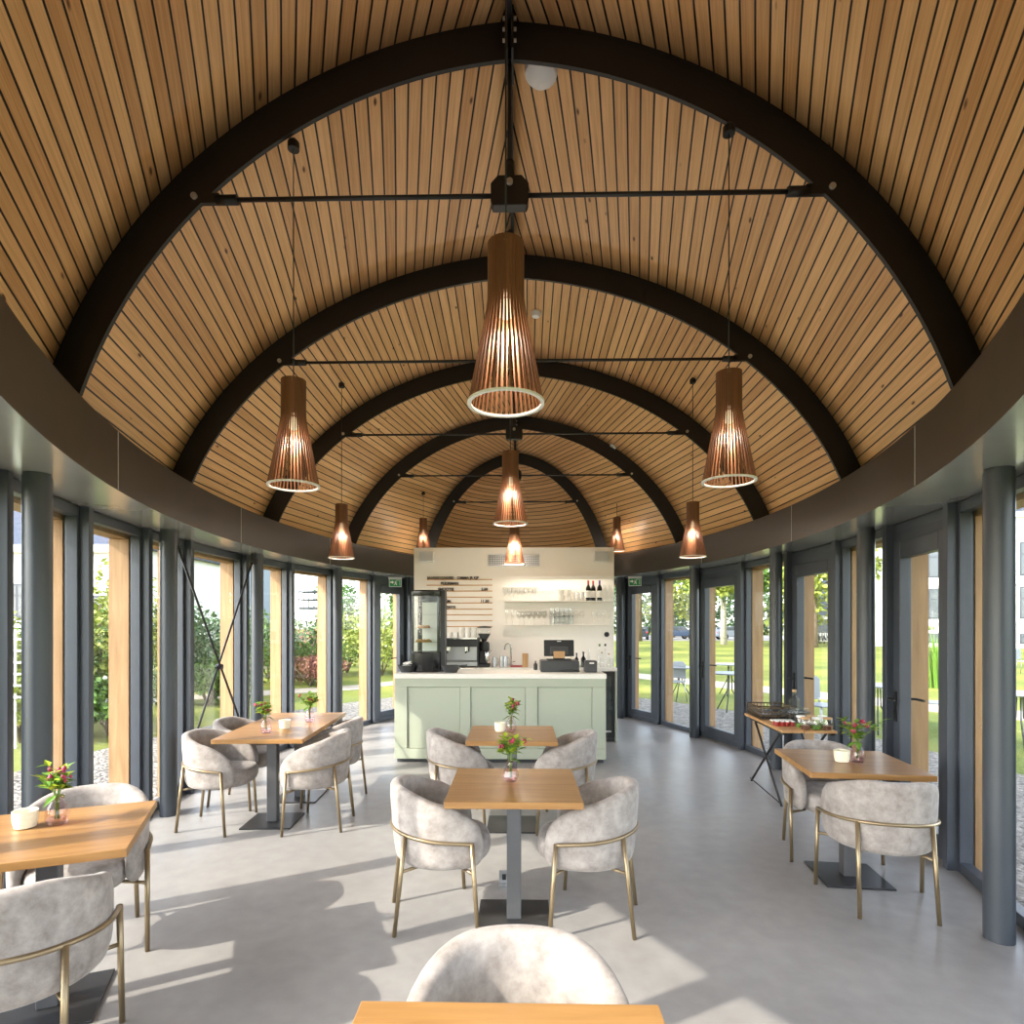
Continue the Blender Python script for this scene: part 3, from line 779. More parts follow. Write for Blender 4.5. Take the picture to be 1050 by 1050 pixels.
lamps=[(AX,2.02,2.39,'largest slatted wooden pendant lamp hanging at the middle of the picture',4.60),
 (-1.15,3.03,2.35,'slatted wooden pendant lamp at the left on the nearest arch',4.11),
 (1.05,2.98,2.35,'slatted wooden pendant lamp at the right on the nearest arch',4.11),
 (AX-.015,4.50,2.40,'slatted wooden pendant lamp on the middle axis right below the largest one',4.60),
 (-1.78,5.98,2.31,'small slatted wooden pendant lamp at the left in front of the black ring beam',4.07),
 (1.74,5.95,2.31,'small slatted wooden pendant lamp at the right in front of the black ring beam',4.07),
 (AX,7.50,2.40,'slatted wooden pendant lamp before the air grille of the white bar wall',4.60),
 (-1.55,9.75,2.84,'slatted wooden pendant lamp half hidden behind the left end of the white bar wall',3.80),
 (1.62,9.75,2.84,'slatted wooden pendant lamp behind the right end of the white bar wall',3.80)]
l0=None; LPOS=[]
for (x,y,z,lab,zt) in lamps:
    if l0 is None: l0=make_pendant(lab); l0.location=(x,y,z); L_=l0
    else: L_=dup(l0,(x,y,z),0,lab)
    LPOS.append((L_,zt-z))
for L_,hz in LPOS:
    m=MB(); m.tube([(0,0,.52),(0,0,hz)],.003,6); m.build('cord',M['black'],L_)
    if hz<2.05 and hz>.9 or True:
        m=MB(); m.lathe([(.03,hz-.035),(.03,hz),(.012,hz+.02)],n=12); m.build('cord_hook',M['rib'],L_)
    ld=bpy.data.lights.new('lamp_light','POINT'); ld.energy=4+(hz>1.9)*0; ld.color=(1,.87,.72); ld.shadow_soft_size=.03
    lo=bpy.data.objects.new('lamp_light',ld); COL.objects.link(lo); lo.parent=L_; lo.location=(0,0,.22)
    ld.energy=[4,4,4,9,7,7,44,8,8][LPOS.index((L_,hz))]

# ------------------------------------------------------------------ ceiling fittings
def fit(name,label,cat,loc,nrm,prof_,mat,n=20):
    m=MB(); m.lathe(prof_,n=n); o=m.build(name,mat); o.location=loc; o.rotation_euler=Vector((0,0,1)).rotation_difference(Vector(nrm)).to_euler(); return tag(o,label,cat)
def ceil_pt(X,Y):
    P=sect(Y,RIBD); x=abs(X-AX); 
    for (a,b) in zip(P,P[1:]):
        if b[0]<=x<=a[0]:
            f=(a[0]-x)/(a[0]-b[0]); z=a[1]+(b[1]-a[1])*f
            tx,tz=(b[0]-a[0]),(b[1]-a[1]); sg=1 if X>AX else -1
            nn=Vector((-sg*tz*1.0,0,tx)).normalized(); nn=-nn if nn.z>0 else nn
            return Vector((X,Y,z)),nn
    return Vector((X,Y,4.5)),Vector((0,0,-1))
for (X,Y,name,lab,cat,pr,mat) in [
 (.13,3.22,'ceiling_globe','white opal ceiling globe partly hidden behind the nearest arch top','ceiling light',[(.09,0),(.09,.02),(.085,.05),(.05,.085),(.0001,.095)],M['white_plastic']),
 (.18,5.75,'smoke_detector','round white smoke detector right of the largest lamp on the ceiling','smoke detector',[(.05,0),(.05,.02),(.035,.045),(.0001,.047)],M['white_plastic']),
 (.28,8.05,'ceiling_sensor','round brown sensor on the ceiling right of the ridge','sensor',[(.07,0),(.07,.02),(.05,.05),(.0001,.055)],M['copper']),
 (-1.25,9.0,'ceiling_spot','small white spot fitting on the ceiling at the far left','ceiling light',[(.05,0),(.05,.02),(.0001,.022)],M['white_plastic']),
 (1.38,8.6,'ceiling_spot','small white spot fitting on the ceiling at the far right','ceiling light',[(.05,0),(.05,.02),(.0001,.022)],M['white_plastic'])]:
    p,n=ceil_pt(X,Y); fit(name,lab,cat,p,n,pr,mat)
def exit_sign(x,y,z,rz,label):
    t=thing('exit_sign',label,'sign',(x,y,z),rz)
    m=MB(); m.bx(-.10,.10,-.012,.012,-.075,.055); m.build('panel',M['white_plastic'],t,bevel=.003)
    m=MB(); m.bx(-.11,.11,-.025,.025,.055,.085); m.build('housing',M['grey_plastic'],t,bevel=.003)
    m=MB(); m.bx(-.092,.092,-.0145,-.012,-.067,.047); m.build('green_field',M['exit'],t)
    m=MB(); y0,y1=-.017,-.0145
    m.bx(.02,.026,y0,y1,-.05,.035); m.bx(.07,.076,y0,y1,-.05,.035); m.bx(.02,.076,y0,y1,.03,.036)       # doorway
    m.prism([(-.08,-.01),(-.05,-.01),(-.05,-.03),(-.02,.0),(-.05,.03),(-.05,.012),(-.08,.012)],y0,y1,'y')     # arrow
    m.tube([(.0,-.016,.02),(.0,-.0165,.021)],.009,10)
    m.prism([(-.012,.008),(.01,.012),(.012,-.02),(-.004,-.02)],y0,y1,'y'); m.prism([(.0,-.02),(.012,-.02),(.03,-.05),(.02,-.05)],y0,y1,'y'); m.prism([(-.004,-.018),(.006,-.018),(-.016,-.05),(-.026,-.05)],y0,y1,'y')
    m.build('running_figure',M['paper'],t)
exit_sign(-2.02,9.78,2.33,D(12),'green exit sign above the left far door')
exit_sign(1.92,9.78,2.34,D(-12),'green exit sign above the right far door')

# ------------------------------------------------------------------ bar
YW=8.92
m=MB(); m.bx(-1.56,1.44,YW,YW+.18,0,2.79); struct(m.build('wall_back',M['white'],bevel=.004))
# front counter
ct=thing('bar_counter','pale sage green panelled bar counter with white top','counter',(-.21,7.0,0))
CW=2.49; h=CW/2
m=MB(); m.bx(-h+.01,h-.01,.03,.62,.06,1.0); m.build('carcass',M['sage'],ct)
m=MB(); m.bx(-h+.02,h-.02,.06,.60,0,.06); m.build('plinth',M['dkgrey'],ct)
# front made from rails and stiles so that panels are really recessed
fx0,fx1=-h,h; pan=[(-1.08,-.42),(-.26,.40),(.555,1.115)]
pan=[(-h+.15,-h+.78),(-h+.90,-h+1.55),(-h+1.69,-h+2.33)]
m=MB(); m.bx(fx0,fx1,0,.03,.90,1.0); m.bx(fx0,fx1,0,.03,.05,.17)
xs=[fx0]+[q for p in pan for q in p]+[fx1]
for k in range(0,len(xs),2): m.bx(xs[k],xs[k+1],0,.03,.17,.90)
m.build('face_frame',M['sage'],ct,bevel=.004)
for a,b in pan:
    m=MB(); m.bx(a+.004,b-.004,.016,.03,.174,.896); m.build('panel',M['sage'],ct,bevel=.004)
m=MB(); m.bx(-h,h+.005,-.02,.66,1.0,1.055); m.build('worktop',M['terrazzo'],ct,bevel=.004)
ZC=1.055
# back counter with under-counter fridge
bc=thing('back_counter','white topped back counter running below the glass shelves','counter',(0,8.285,0))
m=MB(); m.bx(-1.5,1.0,.02,.60,.08,.985); m.build('cabinet',M['white'],bc)
m=MB(); m.bx(-1.5,1.0,.06,.58,0,.08); m.build('plinth',M['dkgrey'],bc)
m=MB(); m.bx(-1.5,1.38,0,.62,.985,1.03); m.build('worktop',M['terrazzo'],bc,bevel=.003)
m=MB(); m.bx(1.355,1.38,.0,.60,0,.985); m.build('side_panel',M['sage'],bc)
ZB=1.03
fr=thing('bottle_fridge','black glass door fridge under the right end of the back counter','fridge',(1.185,8.32,0))
m=MB(); m.bx(-.165,.165,.03,.55,.0,.97); m.build('body',M['black'],fr)
m=MB(); m.bx(-.165,.165,0,.03,.06,.12); m.bx(-.165,.165,0,.03,.92,.97); m.bx(-.165,-.13,0,.03,.12,.92); m.bx(.13,.165,0,.03,.12,.92); dr=m.build('door',M['blackgloss'],fr)
m=MB(); m.bx(-.13,.13,.012,.02,.12,.92); m.build('pane',M['display_glass'],dr)
m=MB(); m.bx(.02,.12,-.012,0,.135,.155); m.build('badge',M['grey_plastic'],dr)
m=MB(); m.tube([(-.145,-.03,.3),(-.145,-.03,.8)],.008,8); m.build('handle',M['chrome'],dr)
# menu board
mb_=thing('menu_board','menu of thin wooden rails with black letters on the white bar wall','menu',(-.875,YW,0))
def yz(v,Y): return 1.64+(640-v)/610*Y
railv=[594.2,600,606,612.2,618.2,624.6,630.4,636.5,642.5]
for v in railv:
    z=yz(v,YW-.02); m=MB(); m.bx(-.49,.495,-.012,0,z-.007,z+.007); m.build('rail',M['oak_board'],mb_)
def text(s,x,z,h,par,mat,y=-.014):
    cu=bpy.data.curves.new('t','FONT'); cu.body=s; cu.size=h; cu.extrude=.002; cu.offset=.0022; o=bpy.data.objects.new('t',cu); COL.objects.link(o)
    bpy.context.view_layer.update(); dg=bpy.context.evaluated_depsgraph_get(); me=bpy.data.meshes.new_from_object(o.evaluated_get(dg)); bpy.data.objects.remove(o)
    me.materials.clear(); me.materials.append(mat); q=bpy.data.objects.new('lettering',me); COL.objects.link(q); q.parent=par; q.location=(x,y,z); q.rotation_euler=(PI/2,0,0); return q
for s,x,v in [('SALADE LOADED - CARMA JR KJP',-.485,594.2),('BUURMAN',-.28,600),('SMOOTIE',-.32,606),('5.50',.33,606),('SALADE FLAM:',-.485,618.2),('11.50',.32,618.2),('1 LEMO GAZETTI',-.485,624.6)]:
    text(s,x,yz(v,YW)+.0075,.056 if len(s)<20 else .052,mb_,M['black'])
# air grille
g=thing('air_grille','rectangular metal air grille high on the white bar wall','grille',(-.06,YW,yz(574.5,YW)))
m=MB(); m.bx(-.40,.40,-.015,0,-.10,-.082); m.bx(-.40,.40,-.015,0,.082,.10); m.bx(-.40,-.382,-.015,0,-.082,.082); m.bx(.382,.40,-.015,0,-.082,.082); m.build('frame',M['white_plastic'],g)
m=MB(); m.bx(-.382,.382,-.004,-.001,-.082,.082); m.build('dark_back',M['dkgrey'],g)
m=MB()
for k in range(30): x=-.37+.74*k/29; m.bx(x-.004,x+.004,-.012,-.004,-.082,.082)
for k in range(5): z=-.066+.033*k; m.bx(-.382,.382,-.010,-.006,z-.003,z+.003)
m.build('louvres',M['steelbr'],g)
for x,lab in ((-1.36,'small white wall speaker at the left top of the bar wall'),(1.24,'small white wall speaker at the right top of the bar wall')):
    sp=thing('wall_speaker',lab,'speaker',(x,YW,yz(571,YW)),0,'wall speakers')
    m=MB(); m.bx(-.11,.11,-.11,0,-.085,.075); m.build('cabinet',M['white_plastic'],sp,bevel=.012)
    m=MB(); m.bx(-.098,.098,-.114,-.109,-.073,.063); m.build('speaker_grille',M['grey_plastic'],sp,bevel=.002)
# wall shelves
SX0,SX1=-.19,1.40
def XS(u): return (u-518)/610*8.8-.184
zA=yz(591,YW-.1); zB=yz(616.3,YW-.12); zC=yz(640.3,YW-.12)
m=MB(); m.bx(SX0,SX1,YW-.22,YW,zA-.02,zA+.0); o=m.build('wall_shelf',M['white'],bevel=.002); tag(o,'topmost empty white shelf with light strip on the bar wall','shelf')
m=MB(); m.bx(SX0+.02,SX1-.02,YW-.17,YW-.13,zA-.026,zA-.02); q=m.build('light_strip',M['ledwash'],o)
m=MB(); m.bx(SX0,SX1,YW-.22,YW-.20,zA-.055,zA-.02); m.build('front_lip',M['white'],o)
for z,lab in ((zB,'middle white wall shelf with cups and wine bottles'),(zC,'lowest white wall shelf with rows of glasses')):
    m=MB(); m.bx(SX0,SX1,YW-.22,YW,z-.012,z); o=m.build('wall_shelf',M['white'],bevel=.002); tag(o,lab,'shelf')
def glass(kind):
    m=MB()
    if kind=='wine': pr=[(.034,0),(.034,.003),(.004,.008),(.004,.085),(.02,.10),(.036,.13),(.038,.16),(.032,.205)]
    elif kind=='flute': pr=[(.03,0),(.03,.003),(.004,.008),(.004,.07),(.02,.10),(.026,.16),(.024,.225)]
    elif kind=='coupe': pr=[(.034,0),(.034,.003),(.004,.008),(.004,.09),(.02,.105),(.048,.135),(.05,.145)]
    elif kind=='tumbler': pr=[(.028,0),(.034,.0),(.038,.11),(.038,.13)]
    elif kind=='carafe': pr=[(.03,0),(.045,.0),(.048,.10),(.03,.16),(.022,.2),(.03,.24)]
    else: pr=[(.028,0),(.032,.0),(.036,.09)]
    m.lathe_open(pr,n=14)
    return m
gl={}
def put(kind,name,cat,x,y,z,label,group):
    if kind not in gl:
        o=glass(kind).build(name,M['clear']); gl[kind]=o
    else: o=gl[kind].copy(); COL.objects.link(o)
    o.location=(x,y,z); tag(o,label,cat,group); return o
for k in range(8):
    for r in range(2): put('wine','wine_glass','glass',XS(518)+k*.062,YW-.06-.08*r,zB,'stemmed clear glass in the left rows on the middle wall shelf','stemmed glasses on the middle shelf')
for k in range(4): put('coupe','coupe_glass','glass',XS(549)+k*.075,YW-.10,zB,'shallow coupe glass beside the white cups on the middle wall shelf','coupe glasses')
for k in range(3):
    for r in range(2): put('tumbler','tumbler','glass',XS(591.5)+k*.065,YW-.06-.09*r,zB,'straight tumbler between cups and wine bottles on the middle shelf','tumblers on the middle shelf')
for k,(dx,lv) in enumerate(((0,0),(.105,0),(0,1),(.105,1))):
    c=thing('coffee_cup',['lower left','lower right','upper left','upper right'][k]+' of the four stacked white cups on the middle shelf','cup',(XS(575)+dx,YW-.10,zB+lv*.085),0,'white cups on the middle shelf')
    m=MB(); m.lathe([(.026,0),(.03,.0),(.044,.045),(.046,.083),(.043,.083),(.040,.045),(.0001,.006)],n=18); m.build('bowl',M['ceramic'],c)
    m=MB(); m.tube([(.042,-.0,.065),(.065,0,.06),(.066,0,.035),(.040,0,.028)],.005,6); m.build('handle',M['ceramic'],c)
def winebottle(x,y,z,cap,label,s=1.0):
    t=thing('wine_bottle',label,'bottle',(x,y,z))
    m=MB(); m.lathe([(.030,0),(.037,.004),(.037,.185),(.030,.21),(.014,.235),(.013,.285),(.015,.30)],n=18); m.build('glass_body',M['bottle'],t)
    m=MB(); m.lathe_open([(.0142,.24),(.0142,.29),(.0165,.302),(.001,.303)],n=14); m.build('capsule',cap,t)
    m=MB(); m.lathe_open([(.0375,.05),(.0375,.15)],n=18); m.build('paper_label',M['paper'],t)
winebottle(XS(603),YW-.12,zB,M['capred'],'dark wine bottle with red capsule, leftmost of three on the shelf')
winebottle(XS(608.5),YW-.06,zB,M['capred'],'dark wine bottle with red capsule behind the other two bottles')
winebottle(XS(614.5),YW-.12,zB,M['cappurple'],'dark wine bottle with purple capsule on the middle shelf')
put('carafe','carafe','carafe',XS(620),YW-.10,zB,'left clear carafe right of the wine bottles',None); put('carafe','carafe','carafe',XS(625.5),YW-.10,zB,'right clear carafe at the end of the middle shelf',None)
for k in range(2): put('flute','flute_glass','glass',XS(519.5)+k*.085,YW-.10,zC,['leftmost tall glass on the lowest wall shelf','second tall glass from the left on the lowest wall shelf'][k],'tall glasses on the lowest shelf')
for k in range(6):
    for r in range(2): put('wine','wine_glass','glass',XS(532)+k*.075,YW-.06-.09*r,zC,'clear wine glass in the left rows of the lowest wall shelf','wine glasses on the lowest shelf')
for k in range(5):
    for r in range(2):
        for l in range(2): put('tumbler','tumbler','glass',XS(566)+k*.07,YW-.06-.09*r,zC+.11*l,'stacked clear tumbler in the middle of the lowest wall shelf','stacked tumblers on the lowest shelf')
for k in range(2): put('wine','wine_glass','glass',XS(591)+k*.08,YW-.10,zC,'clear wine glass right of the stacked tumblers','wine glasses right of the tumblers')
for k in range(4): put('wine','wine_glass','glass',XS(609)+k*.075,YW-.10,zC,'clear wine glass at the right end of the lowest wall shelf','wine glasses at the shelf end')
# socket on the wall
fit('wall_socket','round black socket on the white bar wall','socket',(1.33,YW,yz(650.5,YW)),(0,-1,0),[(.038,0),(.038,.012),(.03,.016),(.03,.01),(.0001,.01)],M['black'])
# ---- things on the front counter (front plane Y=7.0)
def X7(u,Y=7.3): return (u-518)/610*Y-.0209*Y+.0005
# cake display tower
cd=thing('cake_display','tall round glass cake display with dark base on the counter','display case',(X7(437.5,7.35),7.36,ZC))
m=MB(); m.lathe([(.185,0),(.19,.01),(.19,.235),(.18,.245),(.0001,.246)],n=36); m.build('base',M['blackgloss'],cd)
m=MB(); m.lathe_open([(.186,.246),(.186,.93)],n=40); m.build('curved_glass',M['display_glass'],cd)
m=MB(); m.lathe([(.0001,.93),(.19,.93),(.193,.94),(.193,.985),(.18,1.0),(.0001,1.0)],n=36); m.build('cap',M['blackgloss'],cd)
m=MB(); m.bx(-.08,.105,.12,.135,.25,.86); m.build('light_back',M['paper'],cd)
m=MB(); m.bx(-.14,.14,.136,.15,.246,.93); m.build('door_frame',M['dkgrey'],cd)
for sx in (.16,):
    m=MB(); m.bx(sx+.01,sx+.07,-.06,.12,.0,1.0); m.build('frame_post',M['dkgrey'],cd)
for k,z in enumerate((.36,.53,.70)):
    m=MB(); m.lathe([(.0001,z),(.175,z),(.175,z+.006),(.0001,z+.006)],n=30); m.build('shelf',M['display_glass'],cd)
def cake(x,y,z,label,r=.075,hh=.03):
    t=thing('cake',label,'cake',(x,y,z)); m=MB(); m.lathe([(r,0),(r,hh),(r*.8,hh+.008),(.0001,hh+.008)],n=20); m.build('body',M['amber'],t)
    m=MB(); 
    for k in range(8): m.ball((r*.7*math.cos(k*PI/4),r*.7*math.sin(k*PI/4),hh+.012),.009,6)
    m.build('topping',M['oak_board'],t)
cx_,cy_=X7(437.5,7.35),7.36
cake(cx_-.035,cy_-.05,ZC+.366,'flat golden cake on the lower glass shelf of the cake display',.1,.016)
cake(cx_-.035,cy_-.05,ZC+.536,'nut brown cake on the middle glass shelf of the cake display',.085,.018)
# bowls
def bowl(x,y,label,handle):
    t=thing('serving_bowl',label,'bowl',(x,y,ZC))
    m=MB(); m.lathe([(.055,0),(.075,.0),(.118,.085),(.122,.085),(.112,.08),(.068,.012),(.0001,.01)],n=26); m.build('bowl_body',M['dkgrey'],t)
    if handle:
        m=MB(); m.tube([(.115,0,.078),(.20,0,.085)],.011,8); m.build('handle',M['dkgrey'],t)
    return t
bx1=X7(417,7.25); bowl(bx1,7.24,'grey bowl of paper sachets at the left end of the counter',False)
for k in range(5):
    m=MB(); m.box((0,0,0),(.10,.05,.010)); o=m.build('paper_sachet',M['paper'],bevel=.002); o.location=(bx1+.01*math.cos(k*2),7.24+.012*math.sin(k*2.2),ZC+.062+.013*k); o.rotation_euler=(.25*math.sin(k),.22*math.cos(k*1.7),k*.8)
    tag(o,'white paper sachet in the grey bowl at the left end of the counter','sachet','paper sachets in the bowl')
bowl(X7(462,7.2),7.2,'grey bowl with short handle right of the cake display',True)
# espresso machine on the back counter
em=thing('espresso_machine','chrome espresso machine with cups stacked on top','coffee machine',(X7(470,8.55),8.56,ZB))
w=.29
m=MB(); m.bx(-w,w,-.05,.24,.08,.40); m.build('body',M['steelbr'],em,bevel=.01)
m=MB(); m.bx(-w,w,-.22,.24,.02,.08); m.build('drip_tray',M['steelbr'],em,bevel=.004)
m=MB(); m.bx(-w,w,-.20,-.05,.29,.40); m.build('group_head_housing',M['black'],em,bevel=.01)
m=MB(); m.bx(-w-.005,w+.005,-.21,.25,.40,.415); m.build('cup_tray',M['chrome'],em)
for sx in(-1,1):
    m=MB(); m.bx(sx*w-.012,sx*w+.012,-.22,.24,0,.42); m.build('side_panel',M['black'],em,bevel=.004)
for k in range(2):
    x=-.13+.26*k
    m=MB(); m.lathe([(.035,.22),(.035,.29)],(x,-.13,0),16); gh=m.build('group_head',M['chrome'],em)
    m=MB(); m.tube([(x,-.16,.225),(x,-.30,.215)],.012,8); m.build('portafilter_handle',M['black'],gh)
m=MB(); m.tube([(-.25,-.17,.30),(-.26,-.2,.12)],.006,8); m.build('steam_wand',M['chrome'],em)
# cups and jugs on the machine
ex,ey,ez=em.location.x,em.location.y,ZB+.415
k=0
for r in range(2):
    for c in range(6):
        for l in range(2 if (c in(3,4,5)) else 1):
            t_=MB(); t_.lathe([(.024,0),(.027,0),(.040,.05),(.042,.075),(.039,.075),(.0001,.008)],n=14); o=t_.build('espresso_cup',M['ceramic']) if k==0 else c_cup.copy()
            if k==0: c_cup=o
            else: COL.objects.link(o)
            o.location=(ex-.22+c*.088,ey-.02+r*.12,ez+.07*l); k+=1
            tag(o,'small white cup stacked on top of the espresso machine','cup','cups on the espresso machine')
# grinder
gr=thing('coffee_grinder','tall black coffee grinder with clear bean hopper','grinder',(X7(497,8.5),8.52,ZB))
m=MB(); m.bx(-.085,.075,-.09,.12,0,.05); m.bx(-.075,.03,-.02,.11,.05,.24); m.lathe([(.07,.22),(.075,.25),(.075,.33),(.06,.36)],(-.01,.02,0),20); m.build('body',M['black'],gr,bevel=.006)
m=MB(); m.lathe([(.03,.36),(.04,.38),(.085,.46),(.085,.475)],(-.01,.02,0),20); m.build('beans',M['dkgrey'],gr)
m=MB(); m.lathe_open([(.03,.36),(.092,.475),(.096,.56)],(-.01,.02,0),20); m.build('hopper',M['clear'],gr)
m=MB(); m.lathe([(.0001,.585),(.06,.58),(.105,.562),(.105,.555),(.0001,.555)],(-.01,.02,0),20); m.build('lid',M['dkgrey'],gr)
m=MB(); m.lathe([(.03,.08),(.035,.10),(.035,.2),(.03,.22)],(.03,-.07,0),16); m.tube([(.06,-.08,.2),(.10,-.10,.24)],.012,8); m.build('dosing_chamber',M['chrome'],gr)
for k,(u,hh,lab) in enumerate(((507,.14,'steel milk jug right of the coffee grinder'),(514.5,.16,'tall steel milk jug left of the tap'),(518.5,.15,'steel milk jug nearest the tap'))):
    j=thing('milk_jug',lab,'jug',(X7(u,8.5),8.5,ZB)); m=MB(); m.lathe([(.03,0),(.034,0),(.034,hh*.5),(.028,hh),(.025,hh),(.03,hh*.5),(.0001,.006)],n=18); m.build('jug_body',M['steelbr'],j)
    m=MB(); m.tube([(.03,0,hh*.9),(.055,0,hh*.8),(.055,0,hh*.3),(.034,0,hh*.2)],.004,6); m.build('handle',M['steelbr'],j)
# tap
tp=thing('swan_neck_tap','chrome swan neck tap on the back counter','tap',(X7(524,8.6),8.6,ZB)); m=MB(); m.lathe([(.025,0),(.025,.03),(.013,.035)],n=14)
m.tube([(0,0,.03),(0,0,.27)]+[(-.045+.045*math.cos(a),-.02*(1-math.cos(a)),.27+.06*math.sin(a)) for a in (.4,.9,1.4,1.9,2.4,2.9)]+[(-.092,-.04,.24)],.011,10); m.build('spout',M['chrome'],tp)
m=MB(); m.tube([(.02,0,.06),(.06,-.02,.075)],.006,8); m.build('lever',M['chrome'],tp)
m=MB(); m.bx(-.09,.09,-.05,.05,0,.022); o=m.build('folded_cloth',M['capred'],bevel=.006); o.location=(X7(530,8.5),8.5,ZB); tag(o,'folded dark red cloth beside the tap','cloth')
m=MB(); m.lathe([(.04,0),(.042,.19)],n=16)
for k in range(12): m.lathe_open([(.0425,.02+k*.015),(.0445,.024+k*.015),(.0425,.028+k*.015)],n=16)
o=m.build('cup_stack',M['kraft']); o.location=(X7(538.5,8.45),8.45,ZB); tag(o,'tall stack of brown paper cups on the back counter','cups')
# till
tl=thing('cash_register','black till with screen seen from behind on the counter','till',(X7(573,7.45),7.46,ZC))
m=MB(); m.bx(-.235,.235,-.2,.17,0,.135); m.build('cash_drawer',M['dkgrey'],tl,bevel=.006)
m=MB(); m.bx(-.15,.15,-.1,.1,.135,.15); m.bx(-.07,.07,-.03,.06,.15,.19); m.build('screen_foot',M['black'],tl,bevel=.004)
R_=Matrix.Rotation(-.16,3,'X')
m=MB(); m.box((0,-.0,.285),(.375,.035,.205),M=R_); sc_=m.build('screen',M['black'],tl,bevel=.008)
m=MB(); m.box((0,-.012,.25),(.22,.05,.11),M=R_); m.build('rear_housing',M['dkgrey'],sc_,bevel=.01)
m=MB(); m.box((0,-.032,.372),(.05,.004,.012),M=R_); m.build('maker_mark',M['grey_plastic'],sc_)
m=MB(); m.box((0,-.05,.205),(.14,.012,.085),M=R_); m.build('customer_display',M['kraft'],tl,bevel=.002)
m=MB(); m.tube([(-.02,-.21,.012),(.05,-.23,.03),(.15,-.235,.032),(.24,-.21,.012)],.006,6); m.build('cable',M['black'],tl)
pt=thing('card_terminal','dark grey receipt printer right of the till','printer',(X7(605,7.3),7.3,ZC)); m=MB(); m.bx(-.075,.075,-.08,.08,0,.14); m.build('printer_body',M['dkgrey'],pt,bevel=.012)
m=MB(); m.bx(-.02,.035,-.0825,-.08,.105,.12); m.build('paper_slot',M['paper'],pt)
# small bottles right of the till
def bottle(x,y,z,h,r,mat,capm,label,group=None):
    t=thing('glass_bottle',label,'bottle',(x,y,z),0,group); m=MB(); m.lathe([(r*.8,0),(r,.004),(r,h*.55),(r*.35,h*.72),(r*.32,h*.93)],n=16); m.build('glass_body',mat,t)
    m=MB(); m.lathe([(r*.42,h*.9),(r*.42,h),(.0001,h)],n=12); m.build('stopper',capm,t); return t
for k,(u,Y,hh,r,mt,cp,lab) in enumerate([(598,8.45,.22,.035,'bottle','black','dark bottle right behind the till'),(603.5,8.5,.25,.03,'clear','white_plastic','clear bottle with white stopper behind the receipt printer'),
 (614.5,8.45,.33,.034,'clear','green','tall clear bottle with green stopper on the back counter'),(620.3,8.5,.33,.034,'clear','black','tall clear bottle with black stopper at the right counter end'),
 (617,8.36,.22,.034,'clear','cork','short clear bottle between the two tall ones'),(624,8.4,.20,.032,'clear','cork','short clear bottle at the outer right counter end'),(591,8.5,.20,.028,'bottle','black','short dark bottle half behind the till drawer'),
 (585,8.5,.2,.03,'frost','kraft','pale jar with brown lid behind the till drawer'),(549,7.6,.13,.025,'dkgrey','white_plastic','small grey pump bottle left of the till'),(553,7.5,.15,.03,'clear','white_plastic','small clear jar left of the till')]):
    z=ZB if Y>8 else ZC
    bottle(X7(u,Y),Y,z,hh,r,M[mt],M[cp],lab)
put('tumbler','tumbler','glass',X7(627,8.42),8.42,ZB,'clear tumbler at the outer right end of the back counter',None)

# ------------------------------------------------------------------ trestle side table on the right
ta=D(-3.5); TX,TY,TZ=2.60,5.78,.70
st_=thing('trestle_table','narrow wooden side table on black crossed legs by the right doors','table',(TX,TY,0),ta)
m=MB()
for k in range(5): m.bx(-.235+k*.095,-.145+k*.095,-.49,.56,TZ-.022,TZ)
m.build('plank_top',M['oak_board'],st_,bevel=.003)
for sx in (-.205,.205):
    m=MB(); m.tube([(sx,.32,TZ-.03),(sx,-.40,.0)],.011,8); m.build('leg',M['rib'],st_)
    m=MB(); m.tube([(sx+.024,-.32,TZ-.03),(sx+.024,.50,.0)],.011,8); m.build('leg',M['rib'],st_)
    m=MB(); m.tube([(sx,-.38,.02),(sx,.46,.04)],.006,6); m.build('stretcher',M['rib'],st_)
    m=MB(); m.bx(sx-.012,sx+.03,-.45,.45,TZ-.045,TZ-.022); m.build('rail',M['rib'],st_)
def T(x,y): 
    v=Matrix.Rotation(ta,2)@Vector((x,y)); return TX+v.x,TY+v.y
# wire trays
def tray(x,y,label):
    X,Y=T(x,y); t=thing('wire_tray',label,'tray',(X,Y,TZ),ta); m=MB()
    W_,D_,H_=.17,.21,.115
    for z in (.006,.04,.075,H_):
        m.tube([(-W_,-D_,z),(W_,-D_,z),(W_,D_,z),(-W_,D_,z)],.007,5,closed=True)
    for k in range(11):
        q=-W_+2*W_*k/10; m.tube([(q,-D_,.006),(q,-D_,H_)],.004,5); m.tube([(q,D_,.006),(q,D_,H_)],.004,5); m.tube([(q,-D_,.006),(q,D_,.006)],.004,5)
    for k in range(13):
        q=-D_+2*D_*k/12; m.tube([(-W_,q,.006),(-W_,q,H_)],.004,5); m.tube([(W_,q,.006),(W_,q,H_)],.004,5)
    m.build('wire_basket',M['rope'],t)
    m=MB(); m.bx(-W_+.01,W_-.01,-D_+.01,D_-.01,.008,.05); m.build('dark_lining',M['black'],t)
tray(-.045,.31,'dark wire basket tray on the far end of the side table')
x,y=T(-.01,.0); m=MB(); m.bx(-.1,.1,-.075,.075,0,.014); o=m.build('napkin_stack',M['paper'],bevel=.002); o.location=(x-.03,y+.0,TZ); tag(o,'flat stack of white napkins beside the wire tray','napkins')
